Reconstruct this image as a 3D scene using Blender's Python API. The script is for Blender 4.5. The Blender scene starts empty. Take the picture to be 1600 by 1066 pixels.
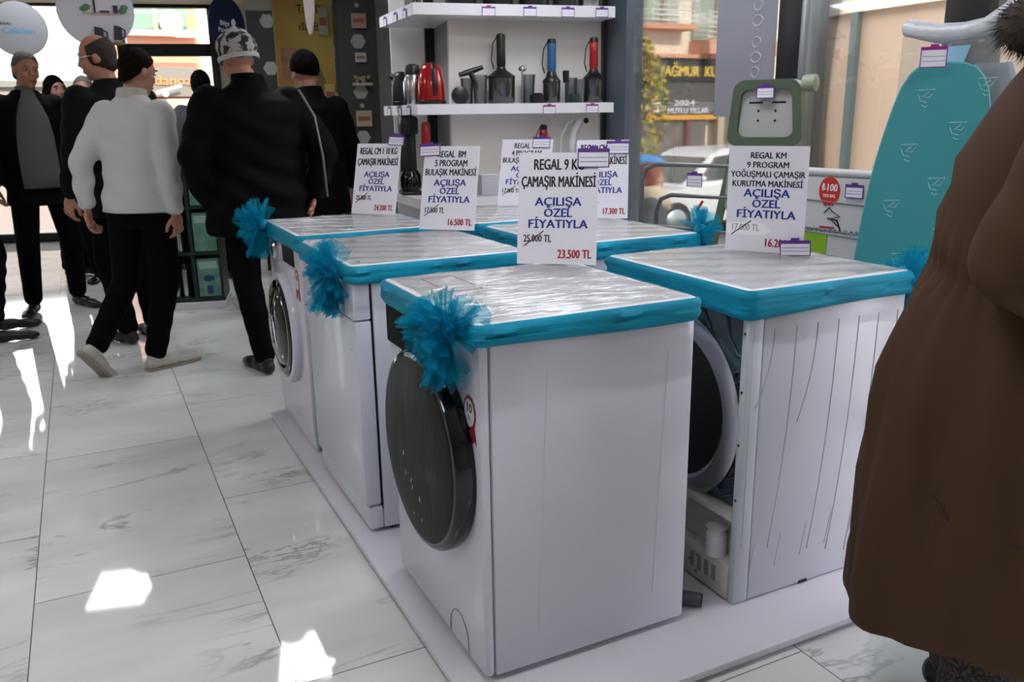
import bpy, bmesh, math, random
from mathutils import Vector, Matrix, Euler
random.seed(7)
SC = bpy.context.scene
COL = SC.collection
PI = math.pi
def rad(d): return math.radians(d)

# ------------------------------------------------------------------ camera
F_PX = 1320.447
cam_d = bpy.data.cameras.new('camera')
cam_d.sensor_width = 22.3
cam_d.lens = F_PX / 1600 * 22.3
cam_d.clip_end = 300
cam_d.clip_start = 0.05
cam_d.dof.use_dof = True
cam_d.dof.focus_distance = 2.2
cam_d.dof.aperture_fstop = 4.5
cam = bpy.data.objects.new('camera', cam_d)
COL.objects.link(cam)
_r, _u, _w = (0.8939097, -0.4480349, -0.0137919), (0.1272307, 0.2241046, 0.9662244), (0.4298114, 0.8654720, -0.2573331)
cam.matrix_world = Matrix(((_r[0], _u[0], -_w[0], 0), (_r[1], _u[1], -_w[1], 0), (_r[2], _u[2], -_w[2], 1.28834), (0, 0, 0, 1)))
SC.camera = cam
SC.view_settings.view_transform = 'Standard'
SC.view_settings.look = 'None'
SC.view_settings.gamma = 1
SC.view_settings.use_curve_mapping = False
SC.view_settings.exposure = 0.88
SC.cycles.use_denoising = True
SC.cycles.max_bounces = 8
SC.cycles.transparent_max_bounces = 24

# ------------------------------------------------------------------ world and sun
world = bpy.data.worlds.new('world')
SC.world = world
world.use_nodes = True
_bg = world.node_tree.nodes['Background']
_bg.inputs[0].default_value = (0.88, 0.94, 1.0, 1)
_bg.inputs[1].default_value = 3.3
sun_d = bpy.data.lights.new('sun', 'SUN')
sun_d.energy = 6.0
sun_d.angle = rad(2)
sun_d.color = (1.0, 0.9, 0.74)
sun = bpy.data.objects.new('sun', sun_d)
COL.objects.link(sun)
sun.rotation_euler = Vector((-0.06, 1.0, -0.5)).to_track_quat('-Z', 'Y').to_euler()
PANEL_STRENGTH = 8.0

# ------------------------------------------------------------------ materials
def lin(h):
    if isinstance(h, tuple): return h
    v = [int(h[i:i + 2], 16) / 255 for i in (0, 2, 4)]
    return tuple(x / 12.92 if x <= .04045 else ((x + .055) / 1.055) ** 2.4 for x in v)
MATS = {}
def mat(name, color, rough=.5, metal=0., bump=None, spec=.5, emit=None, coat=0., sheen=0., trans=0., vary=None, bumpscale3=None):
    if name in MATS: return MATS[name]
    m = bpy.data.materials.new(name); m.use_nodes = True
    nt = m.node_tree; b = nt.nodes['Principled BSDF']
    c = lin(color)
    b.inputs['Base Color'].default_value = (*c, 1)
    b.inputs['Roughness'].default_value = rough
    b.inputs['Metallic'].default_value = metal
    b.inputs['Specular IOR Level'].default_value = spec
    b.inputs['Coat Weight'].default_value = coat
    b.inputs['Sheen Weight'].default_value = sheen
    b.inputs['Transmission Weight'].default_value = trans
    if emit:
        b.inputs['Emission Color'].default_value = (*c, 1); b.inputs['Emission Strength'].default_value = emit
    tc = nt.nodes.new('ShaderNodeTexCoord')
    if bump:
        n = nt.nodes.new('ShaderNodeTexNoise'); n.inputs['Scale'].default_value = bump[0]; n.inputs['Detail'].default_value = 4
        src = tc.outputs['Object']
        if bumpscale3:
            mp = nt.nodes.new('ShaderNodeMapping'); mp.inputs['Scale'].default_value = bumpscale3
            nt.links.new(src, mp.inputs[0]); src = mp.outputs[0]
        nt.links.new(src, n.inputs['Vector'])
        bp = nt.nodes.new('ShaderNodeBump'); bp.inputs['Strength'].default_value = bump[1]; bp.inputs['Distance'].default_value = .01
        nt.links.new(n.outputs['Fac'], bp.inputs['Height']); nt.links.new(bp.outputs[0], b.inputs['Normal'])
    if vary:
        n2 = nt.nodes.new('ShaderNodeTexNoise'); n2.inputs['Scale'].default_value = vary[0]; n2.inputs['Detail'].default_value = 3
        nt.links.new(tc.outputs['Object'], n2.inputs['Vector'])
        rp = nt.nodes.new('ShaderNodeValToRGB')
        rp.color_ramp.elements[0].position = vary[2] if len(vary) > 2 else .35
        rp.color_ramp.elements[1].position = vary[3] if len(vary) > 3 else .65
        rp.color_ramp.elements[0].color = (*c, 1); rp.color_ramp.elements[1].color = (*lin(vary[1]), 1)
        nt.links.new(n2.outputs['Fac'], rp.inputs[0]); nt.links.new(rp.outputs[0], b.inputs['Base Color'])
    MATS[name] = m
    return m
def cloth(name, color, rough=.85, **k): return mat(name, color, rough, spec=.06, **k)
def clear_mat(name, tint, glossy=.1, rough=.05, diffuse=0., diffcol='ffffff', bump=None, fres=1.0):
    """transparent sheet: tinted see-through + fresnel gloss + a share of diffuse/translucent body"""
    if name in MATS: return MATS[name]
    m = bpy.data.materials.new(name); m.use_nodes = True
    nt = m.node_tree; nt.nodes.clear(); N = nt.nodes.new; L = nt.links.new
    out = N('ShaderNodeOutputMaterial'); tr = N('ShaderNodeBsdfTransparent'); tr.inputs[0].default_value = (*lin(tint), 1)
    last = tr.outputs[0]
    if diffuse > 0:
        df = N('ShaderNodeBsdfDiffuse'); df.inputs[0].default_value = (*lin(diffcol), 1)
        tl = N('ShaderNodeBsdfTranslucent'); tl.inputs[0].default_value = (*lin(diffcol), 1)
        mm = N('ShaderNodeMixShader'); mm.inputs[0].default_value = .4; L(df.outputs[0], mm.inputs[1]); L(tl.outputs[0], mm.inputs[2])
        m2 = N('ShaderNodeMixShader'); m2.inputs[0].default_value = diffuse; L(last, m2.inputs[1]); L(mm.outputs[0], m2.inputs[2]); last = m2.outputs[0]
    if glossy > 0 or fres > 0:
        gl = N('ShaderNodeBsdfGlossy'); gl.inputs['Roughness'].default_value = rough
        fr = N('ShaderNodeFresnel'); fr.inputs[0].default_value = 1.45
        ad = N('ShaderNodeMath'); ad.operation = 'MULTIPLY_ADD'; ad.inputs[1].default_value = fres; ad.inputs[2].default_value = glossy; ad.use_clamp = True
        L(fr.outputs[0], ad.inputs[0])
        m3 = N('ShaderNodeMixShader'); L(ad.outputs[0], m3.inputs[0]); L(last, m3.inputs[1]); L(gl.outputs[0], m3.inputs[2]); last = m3.outputs[0]
        if bump:
            tc = N('ShaderNodeTexCoord'); mp = N('ShaderNodeMapping'); mp.inputs['Scale'].default_value = bump[2]; mp.inputs['Rotation'].default_value = (0, 0, bump[3] if len(bump) > 3 else 0)
            no = N('ShaderNodeTexNoise'); no.inputs['Scale'].default_value = bump[0]; no.inputs['Detail'].default_value = 5; no.inputs['Distortion'].default_value = 1.2
            bp = N('ShaderNodeBump'); bp.inputs['Strength'].default_value = bump[1]; bp.inputs['Distance'].default_value = .012
            L(tc.outputs['Object'], mp.inputs[0]); L(mp.outputs[0], no.inputs['Vector']); L(no.outputs['Fac'], bp.inputs['Height'])
            L(bp.outputs[0], gl.inputs['Normal'])
    L(last, out.inputs[0]); MATS[name] = m
    return m

# ------------------------------------------------------------------ mesh helpers
class MB:
    def __init__(s): s.bm = bmesh.new()
    def _x(s, vs, M):
        if M is not None:
            for v in vs: v.co = M @ v.co
    def box(s, c, d, r=0, seg=2, M=None):
        ret = bmesh.ops.create_cube(s.bm, size=1); vs = ret['verts']
        for v in vs: v.co = Vector((v.co.x * d[0] + c[0], v.co.y * d[1] + c[1], v.co.z * d[2] + c[2]))
        if r > 0:
            es = list({e for v in vs for e in v.link_edges})
            rr = bmesh.ops.bevel(s.bm, geom=es, offset=r, segments=seg, affect='EDGES', profile=.5)
            vs = list({v for f in rr['faces'] for v in f.verts} | {v for v in vs if v.is_valid})
        s._x(vs, M); return s
    def bb(s, x0, x1, y0, y1, z0, z1, r=0, M=None): return s.box(((x0 + x1) / 2, (y0 + y1) / 2, (z0 + z1) / 2), (x1 - x0, y1 - y0, z1 - z0), r, 2, M)
    def loft(s, rings, cap=True, M=None, closed=True):
        R = [[s.bm.verts.new(M @ Vector(p) if M is not None else Vector(p)) for p in ring] for ring in rings]
        n = len(R[0])
        for a, b in zip(R, R[1:]):
            for i in range(n if closed else n - 1):
                j = (i + 1) % n
                try: s.bm.faces.new((a[i], a[j], b[j], b[i]))
                except ValueError: pass
        if cap and closed:
            s.bm.faces.new(list(reversed(R[0]))); s.bm.faces.new(R[-1])
        return s
    def cone(s, p0, p1, r0, r1, seg=12, cap=True):
        p0, p1 = Vector(p0), Vector(p1); d = (p1 - p0).normalized()
        a = d.orthogonal().normalized(); b = d.cross(a)
        return s.loft([[p + (a * math.cos(2 * PI * i / seg) + b * math.sin(2 * PI * i / seg)) * r for i in range(seg)] for p, r in ((p0, r0), (p1, r1))], cap)
    def tube(s, pts, r, seg=8, cap=True):
        P = [Vector(p) for p in pts]; rr = r if isinstance(r, (list, tuple)) else [r] * len(P)
        rings = []; a = None
        for i, p in enumerate(P):
            d = (P[min(i + 1, len(P) - 1)] - P[max(i - 1, 0)]).normalized()
            if a is None: a = d.orthogonal().normalized()
            else:
                a = (a - d * a.dot(d))
                a = a.normalized() if a.length > 1e-6 else d.orthogonal().normalized()
            b = d.cross(a)
            rings.append([p + (a * math.cos(2 * PI * k / seg) + b * math.sin(2 * PI * k / seg)) * rr[i] for k in range(seg)])
        return s.loft(rings, cap)
    def lathe(s, prof, seg=24, c=(0, 0, 0), M=None):
        rings = [[(c[0] + r * math.cos(2 * PI * i / seg), c[1] + r * math.sin(2 * PI * i / seg), c[2] + z) for i in range(seg)] for r, z in prof]
        return s.loft(rings, True, M)
    def ell(s, c, r, rot=None, sub=2, M=None):
        ret = bmesh.ops.create_icosphere(s.bm, subdivisions=sub, radius=1)
        for v in ret['verts']:
            p = Vector((v.co.x * r[0], v.co.y * r[1], v.co.z * r[2]))
            if rot is not None: p = rot @ p
            p += Vector(c); v.co = M @ p if M is not None else p
        return s
    def prism(s, pts, h, M=None):
        """outline in XY, extruded along +Z by h"""
        return s.loft([[(x, y, 0) for x, y in pts], [(x, y, h) for x, y in pts]], True, M)
    def chain(s, pr, seg=12, sub=2):
        for (p, r) in pr: s.ell(p, (r, r, r), None, sub)
        for (p, r), (q, t) in zip(pr, pr[1:]): s.cone(p, q, r, t, seg)
        return s
    def grid(s, fn, nu, nv):
        V = [[s.bm.verts.new(Vector(fn(i / nu, j / nv))) for j in range(nv + 1)] for i in range(nu + 1)]
        for i in range(nu):
            for j in range(nv): s.bm.faces.new((V[i][j], V[i + 1][j], V[i + 1][j + 1], V[i][j + 1]))
        return s
    def mesh(s, name):
        bmesh.ops.recalc_face_normals(s.bm, faces=s.bm.faces)
        me = bpy.data.meshes.new(name); s.bm.to_mesh(me); s.bm.free(); return me
    def build(s, name, m, parent=None, smooth=35, loc=None, rot=None):
        me = s.mesh(name); me.materials.append(m)
        if smooth:
            me.polygons.foreach_set('use_smooth', [True] * len(me.polygons))
            if smooth < 180: me.set_sharp_from_angle(angle=rad(smooth))
        o = bpy.data.objects.new(name, me); COL.objects.link(o)
        if parent is not None: o.parent = parent
        if loc is not None: o.location = loc
        if rot is not None: o.rotation_euler = rot
        return o
def remesh(mb, voxel, iters=3, fac=.5):
    me = mb.mesh('tmp'); o = bpy.data.objects.new('tmp', me); COL.objects.link(o)
    r = o.modifiers.new('r', 'REMESH'); r.mode = 'VOXEL'; r.voxel_size = voxel
    if iters:
        sm = o.modifiers.new('s', 'SMOOTH'); sm.iterations = iters; sm.factor = fac
    dg = bpy.context.evaluated_depsgraph_get(); dg.update()
    me2 = bpy.data.meshes.new_from_object(o.evaluated_get(dg))
    bpy.data.objects.remove(o); bpy.data.meshes.remove(me)
    n = MB(); n.bm.from_mesh(me2); bpy.data.meshes.remove(me2)
    return n
def cut(mb, co, no, fill=True):
    g = mb.bm.verts[:] + mb.bm.edges[:] + mb.bm.faces[:]
    r = bmesh.ops.bisect_plane(mb.bm, geom=g, plane_co=Vector(co), plane_no=Vector(no), clear_outer=True)
    if fill:
        es = [e for e in r['geom_cut'] if isinstance(e, bmesh.types.BMEdge)]
        if es: bmesh.ops.holes_fill(mb.bm, edges=es, sides=0)
    return mb
def thing(name, label, cat, loc=(0, 0, 0), rz=0, group=None):
    o = bpy.data.objects.new(name, None); COL.objects.link(o); o.empty_display_size = .1
    o.location = loc; o.rotation_euler = (0, 0, rz)
    return tag(o, label, cat, group)
def tag(o, label, cat, group=None, kind=None):
    o['label'] = label; o['category'] = cat
    if group: o['group'] = group
    if kind: o['kind'] = kind
    return o
def struct(name, mb, m, smooth=30):
    o = mb.build(name, m, None, smooth); o['kind'] = 'structure'; return o
def text(body, m, parent, width=None, height=.03, loc=(0, 0, 0), rot=(PI / 2, 0, 0), align='CENTER', name='lettering', bold=.015, maxw=None, depth=.0006):
    cu = bpy.data.curves.new('txt', 'FONT'); cu.body = body; cu.size = 1; cu.align_x = align; cu.align_y = 'BOTTOM_BASELINE'
    cu.resolution_u = 2
    t = bpy.data.objects.new('txt', cu); COL.objects.link(t)
    dg = bpy.context.evaluated_depsgraph_get(); dg.update()
    me = bpy.data.meshes.new_from_object(t.evaluated_get(dg))
    bpy.data.objects.remove(t); bpy.data.curves.remove(cu)
    if len(me.vertices) == 0: return None
    xs = [v.co.x for v in me.vertices]
    w = max(xs) - min(xs); sy = height / .72
    sx = sy
    if width: sx = width / w
    elif maxw and w * sx > maxw: sx = maxw / w
    b = MB(); b.bm.from_mesh(me); bpy.data.meshes.remove(me)
    for v in b.bm.verts: v.co = Vector((v.co.x * sx, v.co.y * sy, 0))
    if bold > 0:
        d2 = bmesh.ops.duplicate(b.bm, geom=b.bm.verts[:] + b.bm.edges[:] + b.bm.faces[:])['geom']
        for v in d2:
            if isinstance(v, bmesh.types.BMVert): v.co += Vector((bold * 1.6 * sy, bold * .5 * sy, depth * .05))
    g = bmesh.ops.extrude_face_region(b.bm, geom=b.bm.faces[:])
    for v in g['geom']:
        if isinstance(v, bmesh.types.BMVert): v.co.z += depth
    return b.build(name, m, parent, 0, loc, rot)

# shared materials
M_white = mat('white_enamel', 'd3d0dd', .28, coat=.3)
M_whiteS = mat('white_enamel_cool', 'cfd3dd', .3, coat=.2)
M_plast = mat('white_plastic', 'd9d9dc', .4)
M_black = mat('black_plastic', '101012', .35)
M_gloss = mat('black_gloss', '08080a', .08)
M_smoke = mat('smoky_door_plastic', '2b2b29', .55, spec=.12, bump=(14, .4), coat=.03, bumpscale3=(1, 1.4, .6))
M_dark = mat('dark_metal', '15171a', .4, .3)
M_steel = mat('steel', 'b9bcbe', .25, 1)
M_gal = mat('galvanised_back', '4d5b65', .42, .55, vary=(6, '5a6872'))
M_grey = mat('grey_plastic', '6c747c', .5)
M_paper = mat('sign_card', 'e6e4ed', .45)
M_ink = mat('black_ink', '14141a', .6)
M_blue = mat('blue_ink', '1d2f86', .6)
M_red = mat('red_ink', 'a1161f', .6)
M_purple = mat('purple_frame', '5a2a86', .4)
M_magenta = mat('magenta_frame', '8e2a80', .4)
M_glass = clear_mat('window_glass', 'ffffff', .0, .02, 0, fres=.9)
M_film = clear_mat('cling_film', 'ffffff', .085, .16, .05, 'ffffff', bump=(11, .7, (1, 3.2, 1), .9), fres=1.0)
M_filmS = clear_mat('cling_film_side', 'ffffff', .012, .08, 0, 'ffffff', bump=(22, 1.0, (1, 1, 1)), fres=.35)
M_tulle = mat('tulle_band', '0b8fae', .6, spec=.2, bump=(14, .35), vary=(6, '0a7f9c'), bumpscale3=(1, 1, 7))
M_tulle2 = clear_mat('tulle_net', 'c9e9f0', 0, .3, .30, '1fa9c8', fres=0)

# ------------------------------------------------------------------ setting
def floor_mat():
    m = bpy.data.materials.new('marble_tiles'); m.use_nodes = True; nt = m.node_tree; N = nt.nodes.new; L = nt.links.new
    b = nt.nodes['Principled BSDF']; tc = N('ShaderNodeTexCoord'); sp = N('ShaderNodeSeparateXYZ'); L(tc.outputs['Object'], sp.inputs[0])
    def mth(op, a, bb=None, c=None, clamp=False):
        n = N('ShaderNodeMath'); n.operation = op; n.use_clamp = clamp
        for i, v in enumerate((a, bb, c)):
            if v is None: continue
            if isinstance(v, (int, float)): n.inputs[i].default_value = v
            else: L(v, n.inputs[i])
        return n.outputs[0]
    tx = mth('DIVIDE', mth('SUBTRACT', sp.outputs[0], .30), .57); ix = mth('FLOOR', tx); fx = mth('FRACT', tx)
    off = mth('MULTIPLY', mth('FRACT', mth('MULTIPLY', ix, .5)), .9)
    ty = mth('DIVIDE', mth('SUBTRACT', mth('ADD', sp.outputs[1], off), 1.765), 1.14); iy = mth('FLOOR', ty); fy = mth('FRACT', ty)
    ex = mth('MULTIPLY', mth('MINIMUM', fx, mth('SUBTRACT', 1, fx)), .57); ey = mth('MULTIPLY', mth('MINIMUM', fy, mth('SUBTRACT', 1, fy)), 1.14)
    grout = mth('LESS_THAN', mth('MINIMUM', ex, ey), .0016)
    cb = N('ShaderNodeCombineXYZ'); L(mth('ADD', sp.outputs[0], mth('MULTIPLY', ix, 3.17)), cb.inputs[0]); L(mth('ADD', sp.outputs[1], mth('MULTIPLY', iy, 5.3)), cb.inputs[1])
    mp = N('ShaderNodeMapping'); mp.inputs['Rotation'].default_value = (0, 0, rad(-32)); mp.inputs['Scale'].default_value = (.8, 2.6, 1); L(cb.outputs[0], mp.inputs[0])
    n1 = N('ShaderNodeTexNoise'); n1.inputs['Scale'].default_value = 1.15; n1.inputs['Detail'].default_value = 5; n1.inputs['Roughness'].default_value = .62; n1.inputs['Distortion'].default_value = .7; L(mp.outputs[0], n1.inputs['Vector'])
    v1 = mth('SUBTRACT', 1, mth('MULTIPLY', mth('ABSOLUTE', mth('SUBTRACT', n1.outputs['Fac'], .5)), 42), clamp=True)
    n2 = N('ShaderNodeTexNoise'); n2.inputs['Scale'].default_value = 2.3; n2.inputs['Detail'].default_value = 2; L(cb.outputs[0], n2.inputs['Vector'])
    msk = mth('MULTIPLY', mth('SUBTRACT', n2.outputs['Fac'], .46), 6, clamp=True)
    vein = mth('MULTIPLY', mth('MULTIPLY', mth('POWER', v1, 1.5), msk), .55)
    n3 = N('ShaderNodeTexNoise'); n3.inputs['Scale'].default_value = 1.6; n3.inputs['Detail'].default_value = 6; L(mp.outputs[0], n3.inputs['Vector'])
    r0 = N('ShaderNodeValToRGB'); r0.color_ramp.elements[0].position = .3; r0.color_ramp.elements[1].position = .7
    r0.color_ramp.elements[0].color = (*lin('cecfce'), 1); r0.color_ramp.elements[1].color = (*lin('e4e5e4'), 1); L(n3.outputs['Fac'], r0.inputs[0])
    mx = N('ShaderNodeMix'); mx.data_type = 'RGBA'; L(vein, mx.inputs[0]); L(r0.outputs[0], mx.inputs[6]); mx.inputs[7].default_value = (*lin('4e5052'), 1)
    m2 = N('ShaderNodeMix'); m2.data_type = 'RGBA'; L(grout, m2.inputs[0]); L(mx.outputs[2], m2.inputs[6]); m2.inputs[7].default_value = (*lin('6c6c6a'), 1)
    L(m2.outputs[2], b.inputs['Base Color']); b.inputs['Roughness'].default_value = .045; b.inputs['Specular IOR Level'].default_value = .62
    return m
M_floor = floor_mat()
M_wall = mat('interior_wall', 'cfc9c0', .7, bump=(60, .05))
M_ceil = mat('ceiling_paint', 'd2c3b1', .8)
M_frame = mat('black_aluminium', '17181a', .4, .4)

BO = Vector((2.25, 10.06, 0)); BU = Vector((-.966, .259, 0)); BN = Vector((-.259, -.966, 0))   # back wall line, its run to the left, its inward normal
MW = Matrix(((BU.x, -BN.x, 0, BO.x), (BU.y, -BN.y, 0, BO.y), (0, 0, 1, 0), (0, 0, 0, 1)))       # (run, outward, z) -> world
X_W = 3.05
CEIL = 2.5
b = MB(); poly = [(-6, -3.5), (3.15, -3.5), (3.15, 9.82), (-6, 12.27)]
b.prism([(x, y) for x, y in poly], .12, Matrix.Translation((0, 0, -.12))); struct('floor', b, M_floor, 0)
b = MB(); b.prism(poly, .15, Matrix.Translation((0, 0, CEIL))); struct('ceiling', b, M_ceil, 0)
b = MB(); b.bb(-6.12, -6, -3.5, 12.3, -.12, 2.65); struct('wall_left', b, M_wall)
b = MB(); b.bb(-6.12, 3.15, -3.62, -3.5, -.12, 2.65); struct('wall_rear', b, M_wall)
b = MB(); b.bb(-.95, .60, 0, .12, -.12, 2.5, M=MW); struct('wall_back', b, M_wall)
b = MB(); b.bb(.60, .755, -.03, .1, 0, 2.5, M=MW); struct('trim_1', b, mat('beige_trim', 'b9b2a6', .6))
# street-side wall: solid at the near end, glazed further on
b = MB(); b.bb(3.05, 3.15, -3.5, -2.2, -.12, 2.5); struct('wall_right', b, M_wall)
b = MB(); b.bb(3.03, 3.15, 4.5, 5.02, 0, 2.5); struct('trim_2', b, mat('grey_column_cladding', '59636d', .25, .2))
b = MB(); b.bb(3.05, 3.15, 5.02, 9.82, 0, 2.5); struct('wall_right_far', b, mat('far_wall_grey', '8a8c8e', .7))
def win(name, pieces, glass):
    f = MB()
    for p in pieces: f.bb(*p[:6], r=.004, M=p[6] if len(p) > 6 else None)
    o = struct(name, f, M_frame)
    g = MB(); g.bb(*glass[:6], M=glass[6] if len(glass) > 6 else None); g.build('pane', M_glass, o, 0)
    return o
win('window_1', [(.755, .835, -.05, .06, 0, 2.465, MW), (1.70, 1.79, -.05, .06, 0, 2.465, MW), (.835, 1.70, -.04, .05, 1.97, 2.10, MW), (.755, 1.79, -.05, .06, 2.465, 2.5, MW), (.835, 1.70, -.04, .05, 0, .1, MW)],
    (.835, 1.70, 0, .01, .1, 2.465, MW))
win('window_2', [(4.2, 4.3, -.05, .06, 0, 2.5, MW), (1.79, 4.2, -.05, .06, 2.475, 2.5, MW), (1.79, 4.2, -.04, .05, 0, .1, MW)], (1.79, 4.2, 0, .01, .1, 2.475, MW))
win('window_3', [(6.6, 6.7, -.05, .06, 0, 2.5, MW), (4.3, 6.6, -.05, .06, 2.475, 2.5, MW), (4.3, 6.6, -.04, .05, 0, .1, MW)], (4.3, 6.6, 0, .01, .1, 2.475, MW))
b = MB(); b.bb(6.7, 8.6, 0, .12, -.12, 2.5, M=MW); struct('wall_back_left', b, M_wall)
win('window_4', [(3.02, 3.12, 3.055, 3.216, 0, 2.5), (3.03, 3.10, 3.216, 4.5, 0, .08), (3.03, 3.10, 3.216, 4.5, 2.42, 2.5)], (3.06, 3.07, 3.216, 4.5, .08, 2.42))
win('window_5', [(3.02, 3.12, 2.15, 2.331, 0, 2.5), (3.03, 3.10, 2.331, 3.0, 0, .08), (3.03, 3.10, 2.331, 3.0, 2.42, 2.5)], (3.06, 3.07, 2.331, 3.0, .08, 2.42))
b = MB(); b.bb(3.0, 3.12, 3.0, 3.054, 0, 2.5, .005); struct('trim_3', b, mat('satin_aluminium', '8f9497', .3, .8))
win('window_6', [(3.02, 3.12, .9, 1.0, 0, 2.5), (3.03, 3.10, 1.0, 2.15, 0, .08), (3.03, 3.10, 1.0, 2.15, 2.42, 2.5)], (3.06, 3.07, 1.0, 2.15, .08, 2.42))

win('window_unseen', [(3.02, 3.12, -2.2, -2.1, 0, 2.5), (3.03, 3.10, -.7, -.6, 0, 2.5), (3.03, 3.10, -2.1, .9, 0, .08), (3.03, 3.10, -2.1, .9, 2.42, 2.5)], (3.06, 3.07, -2.1, .9, .08, 2.42))  # unseen window, added so daylight reaches the dryer's near side

# ceiling light panels
M_led = mat('led_diffuser', 'f4f8ff', .5, emit=PANEL_STRENGTH)
def panel(x, y, label):
    t = thing('ceiling_light', label, 'ceiling light', (x, y, CEIL), rad(-14), 'square light panels on the ceiling')
    f = MB()
    for a in ((-.31, -.29, -.31, .31), (.29, .31, -.31, .31), (-.29, .29, -.31, -.29), (-.29, .29, .29, .31)): f.bb(a[0], a[1], a[2], a[3], -.02, -.0005)
    f.build('frame', M_plast, t, 0)
    d = MB(); d.bb(-.289, .289, -.289, .289, -.014, -.002); d.build('diffuser', M_led, t, 0)
panel(-.07, 7.1, 'square white light panel whose reflection shows as a bright patch on the tiles at left')
panel(1.12, 5.45, 'square white light panel over the black jackets, mirrored in the tiles beside the platform')
panel(.45, 1.35, 'added fill light panel above the nearest wrapped washer')  # unseen panel, added to brighten the price cards and machine tops
panel(1.9, 2.6, 'square white light panel above the dryer and laundry racks')
panel(-1.4, 4.2, 'square white light panel above the aisle on the left')
panel(2.4, -1.1, 'added fill light panel by the street window behind the brown coat')  # out of view, added as fill for the dryer's side
panel(2.4, .35, 'added fill light panel above the person in the brown coat')  # added fill from the right, also for the dryer's side
panel(-1.6, 1.2, 'square white light panel over the empty tiles at near left')
panel(2.15, 3.75, 'added fill light panel just in front of the white shelf unit')  # unseen, added to lift the brightness of the shelf back
panel(-2.2, 7.6, 'square white light panel by the big bright window at far left')

# ------------------------------------------------------------------ platform
b = MB(); b.bb(.616, 2.2, 1.332, 3.67, .012, .03, .002); b.bb(.64, 2.18, 1.36, 3.65, .0, .0125)
tag(b.build('display_platform', mat('platform_white', 'd4d0da', .35), None), 'low white board platform under the wrapped washing machines and dryer', 'platform')
PZ = .03

# ------------------------------------------------------------------ appliances
def rrect(x0, x1, y0, y1, r, n=5):
    P = []
    for cx, cy, a0 in ((x1 - r, y1 - r, 0), (x0 + r, y1 - r, 90), (x0 + r, y0 + r, 180), (x1 - r, y0 + r, 270)):
        for k in range(n + 1):
            a = rad(a0 + 90 * k / n); P.append((cx + r * math.cos(a), cy + r * math.sin(a)))
    return P
def densify(P, step=.02):
    out = []
    for i, p in enumerate(P):
        q = P[(i + 1) % len(P)]; d = math.hypot(q[0] - p[0], q[1] - p[1]); n = max(1, int(d / step))
        for k in range(n): out.append((p[0] + (q[0] - p[0]) * k / n, p[1] + (q[1] - p[1]) * k / n))
    return out
def petal(b, o, d, L, w, rnd):
    d = Vector(d).normalized(); a = d.cross(Vector((rnd.uniform(-1, 1), rnd.uniform(-1, 1), rnd.uniform(-1, 1)))).normalized(); n = d.cross(a)
    ph = rnd.uniform(0, 6); fr = rnd.uniform(2.5, 4.5); cv = rnd.uniform(-.5, .5)
    def fn(u, v):
        wd = w * (.06 + .94 * u ** .8); t = (v - .5) * 2
        return Vector(o) + d * (L * u * (1 - .12 * abs(t)) * (1 + .05 * math.sin(9 * t + ph))) + a * (t * wd * .5) + n * (.35 * wd * .32 * math.sin(fr * 2.6 * t + ph) * u ** .6 + cv * L * u * u * .5)
    b.grid(fn, 6, 14)
def bow(parent, c, n, size, up, seed, count=26, droop=.4):
    rnd = random.Random(seed); b = MB(); n = Vector(n).normalized()
    for k in range(count):
        while True:
            d = Vector((rnd.gauss(0, 1), rnd.gauss(0, 1), rnd.gauss(0, 1)))
            d = (d / d.length + n * .35).normalized()
            if d.dot(n) > -.1: break
        petal(b, Vector(c), d, size * rnd.uniform(.75, 1.1), size * rnd.uniform(.55, .95), rnd)
    for k in range(int(count * droop)):                       # hanging tails
        d = Vector((n.x * .35 + rnd.uniform(-.35, .35), n.y * .35 + rnd.uniform(-.35, .35), -1))
        petal(b, Vector(c), d, size * rnd.uniform(.9, 1.35), size * rnd.uniform(.5, .8), rnd)
    o = b.build('bow', M_tulle2, parent, 180)
    k = MB(); k.ell(c, (.022, .022, .026)); k.build('knot', M_tulle, parent, 180)
    return o
def sash(label, x0, x1, y0, y1, z0, z1, bowc, bown, bsize, seed, count=26, droop=.4):
    """gathered tulle band round a machine top, with its bow"""
    t = thing('tulle_sash', label, 'ribbon', ((x0 + x1) / 2, (y0 + y1) / 2, z0), 0, 'turquoise tulle sashes tied round the machine tops')
    O = Vector(t.location); P = densify(rrect(x0, x1, y0, y1, .02), .018); n = len(P); rings = []
    rnd = random.Random(seed)
    for i, (x, y) in enumerate(P):
        px, py = P[i - 1]; qx, qy = P[(i + 1) % n]
        dx, dy = qx - px, qy - py; l = math.hypot(dx, dy); nx, ny = dy / l, -dx / l
        w = .003 * math.sin(i * .37 + seed) + .002 * math.sin(i * 1.1)
        zz = .005 * math.sin(i * .13 + seed) - .004 * math.sin(i * .05)
        prof = [(.002, z0 + zz), (.010 + w, z0 + .008 + zz), (.014, z0 + .018 + zz), (.010 - w, (z0 + z1) / 2), (.014 + w, z1 - .018), (.011, z1 - .006), (.003, z1), (.0008, z1 - .01), (.0008, z0 + .01 + zz)]
        rings.append([(x + nx * o - O.x, y + ny * o - O.y, z - O.z) for o, z in prof])
    rings.append(rings[0])
    bb_ = MB(); bb_.loft(rings, False); bmesh.ops.remove_doubles(bb_.bm, verts=bb_.bm.verts, dist=1e-5)
    bb_.build('band', M_tulle, t, 60)
    if bowc: bow(t, Vector(bowc) - O, bown, bsize, None, seed, count, droop)
    return t
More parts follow.
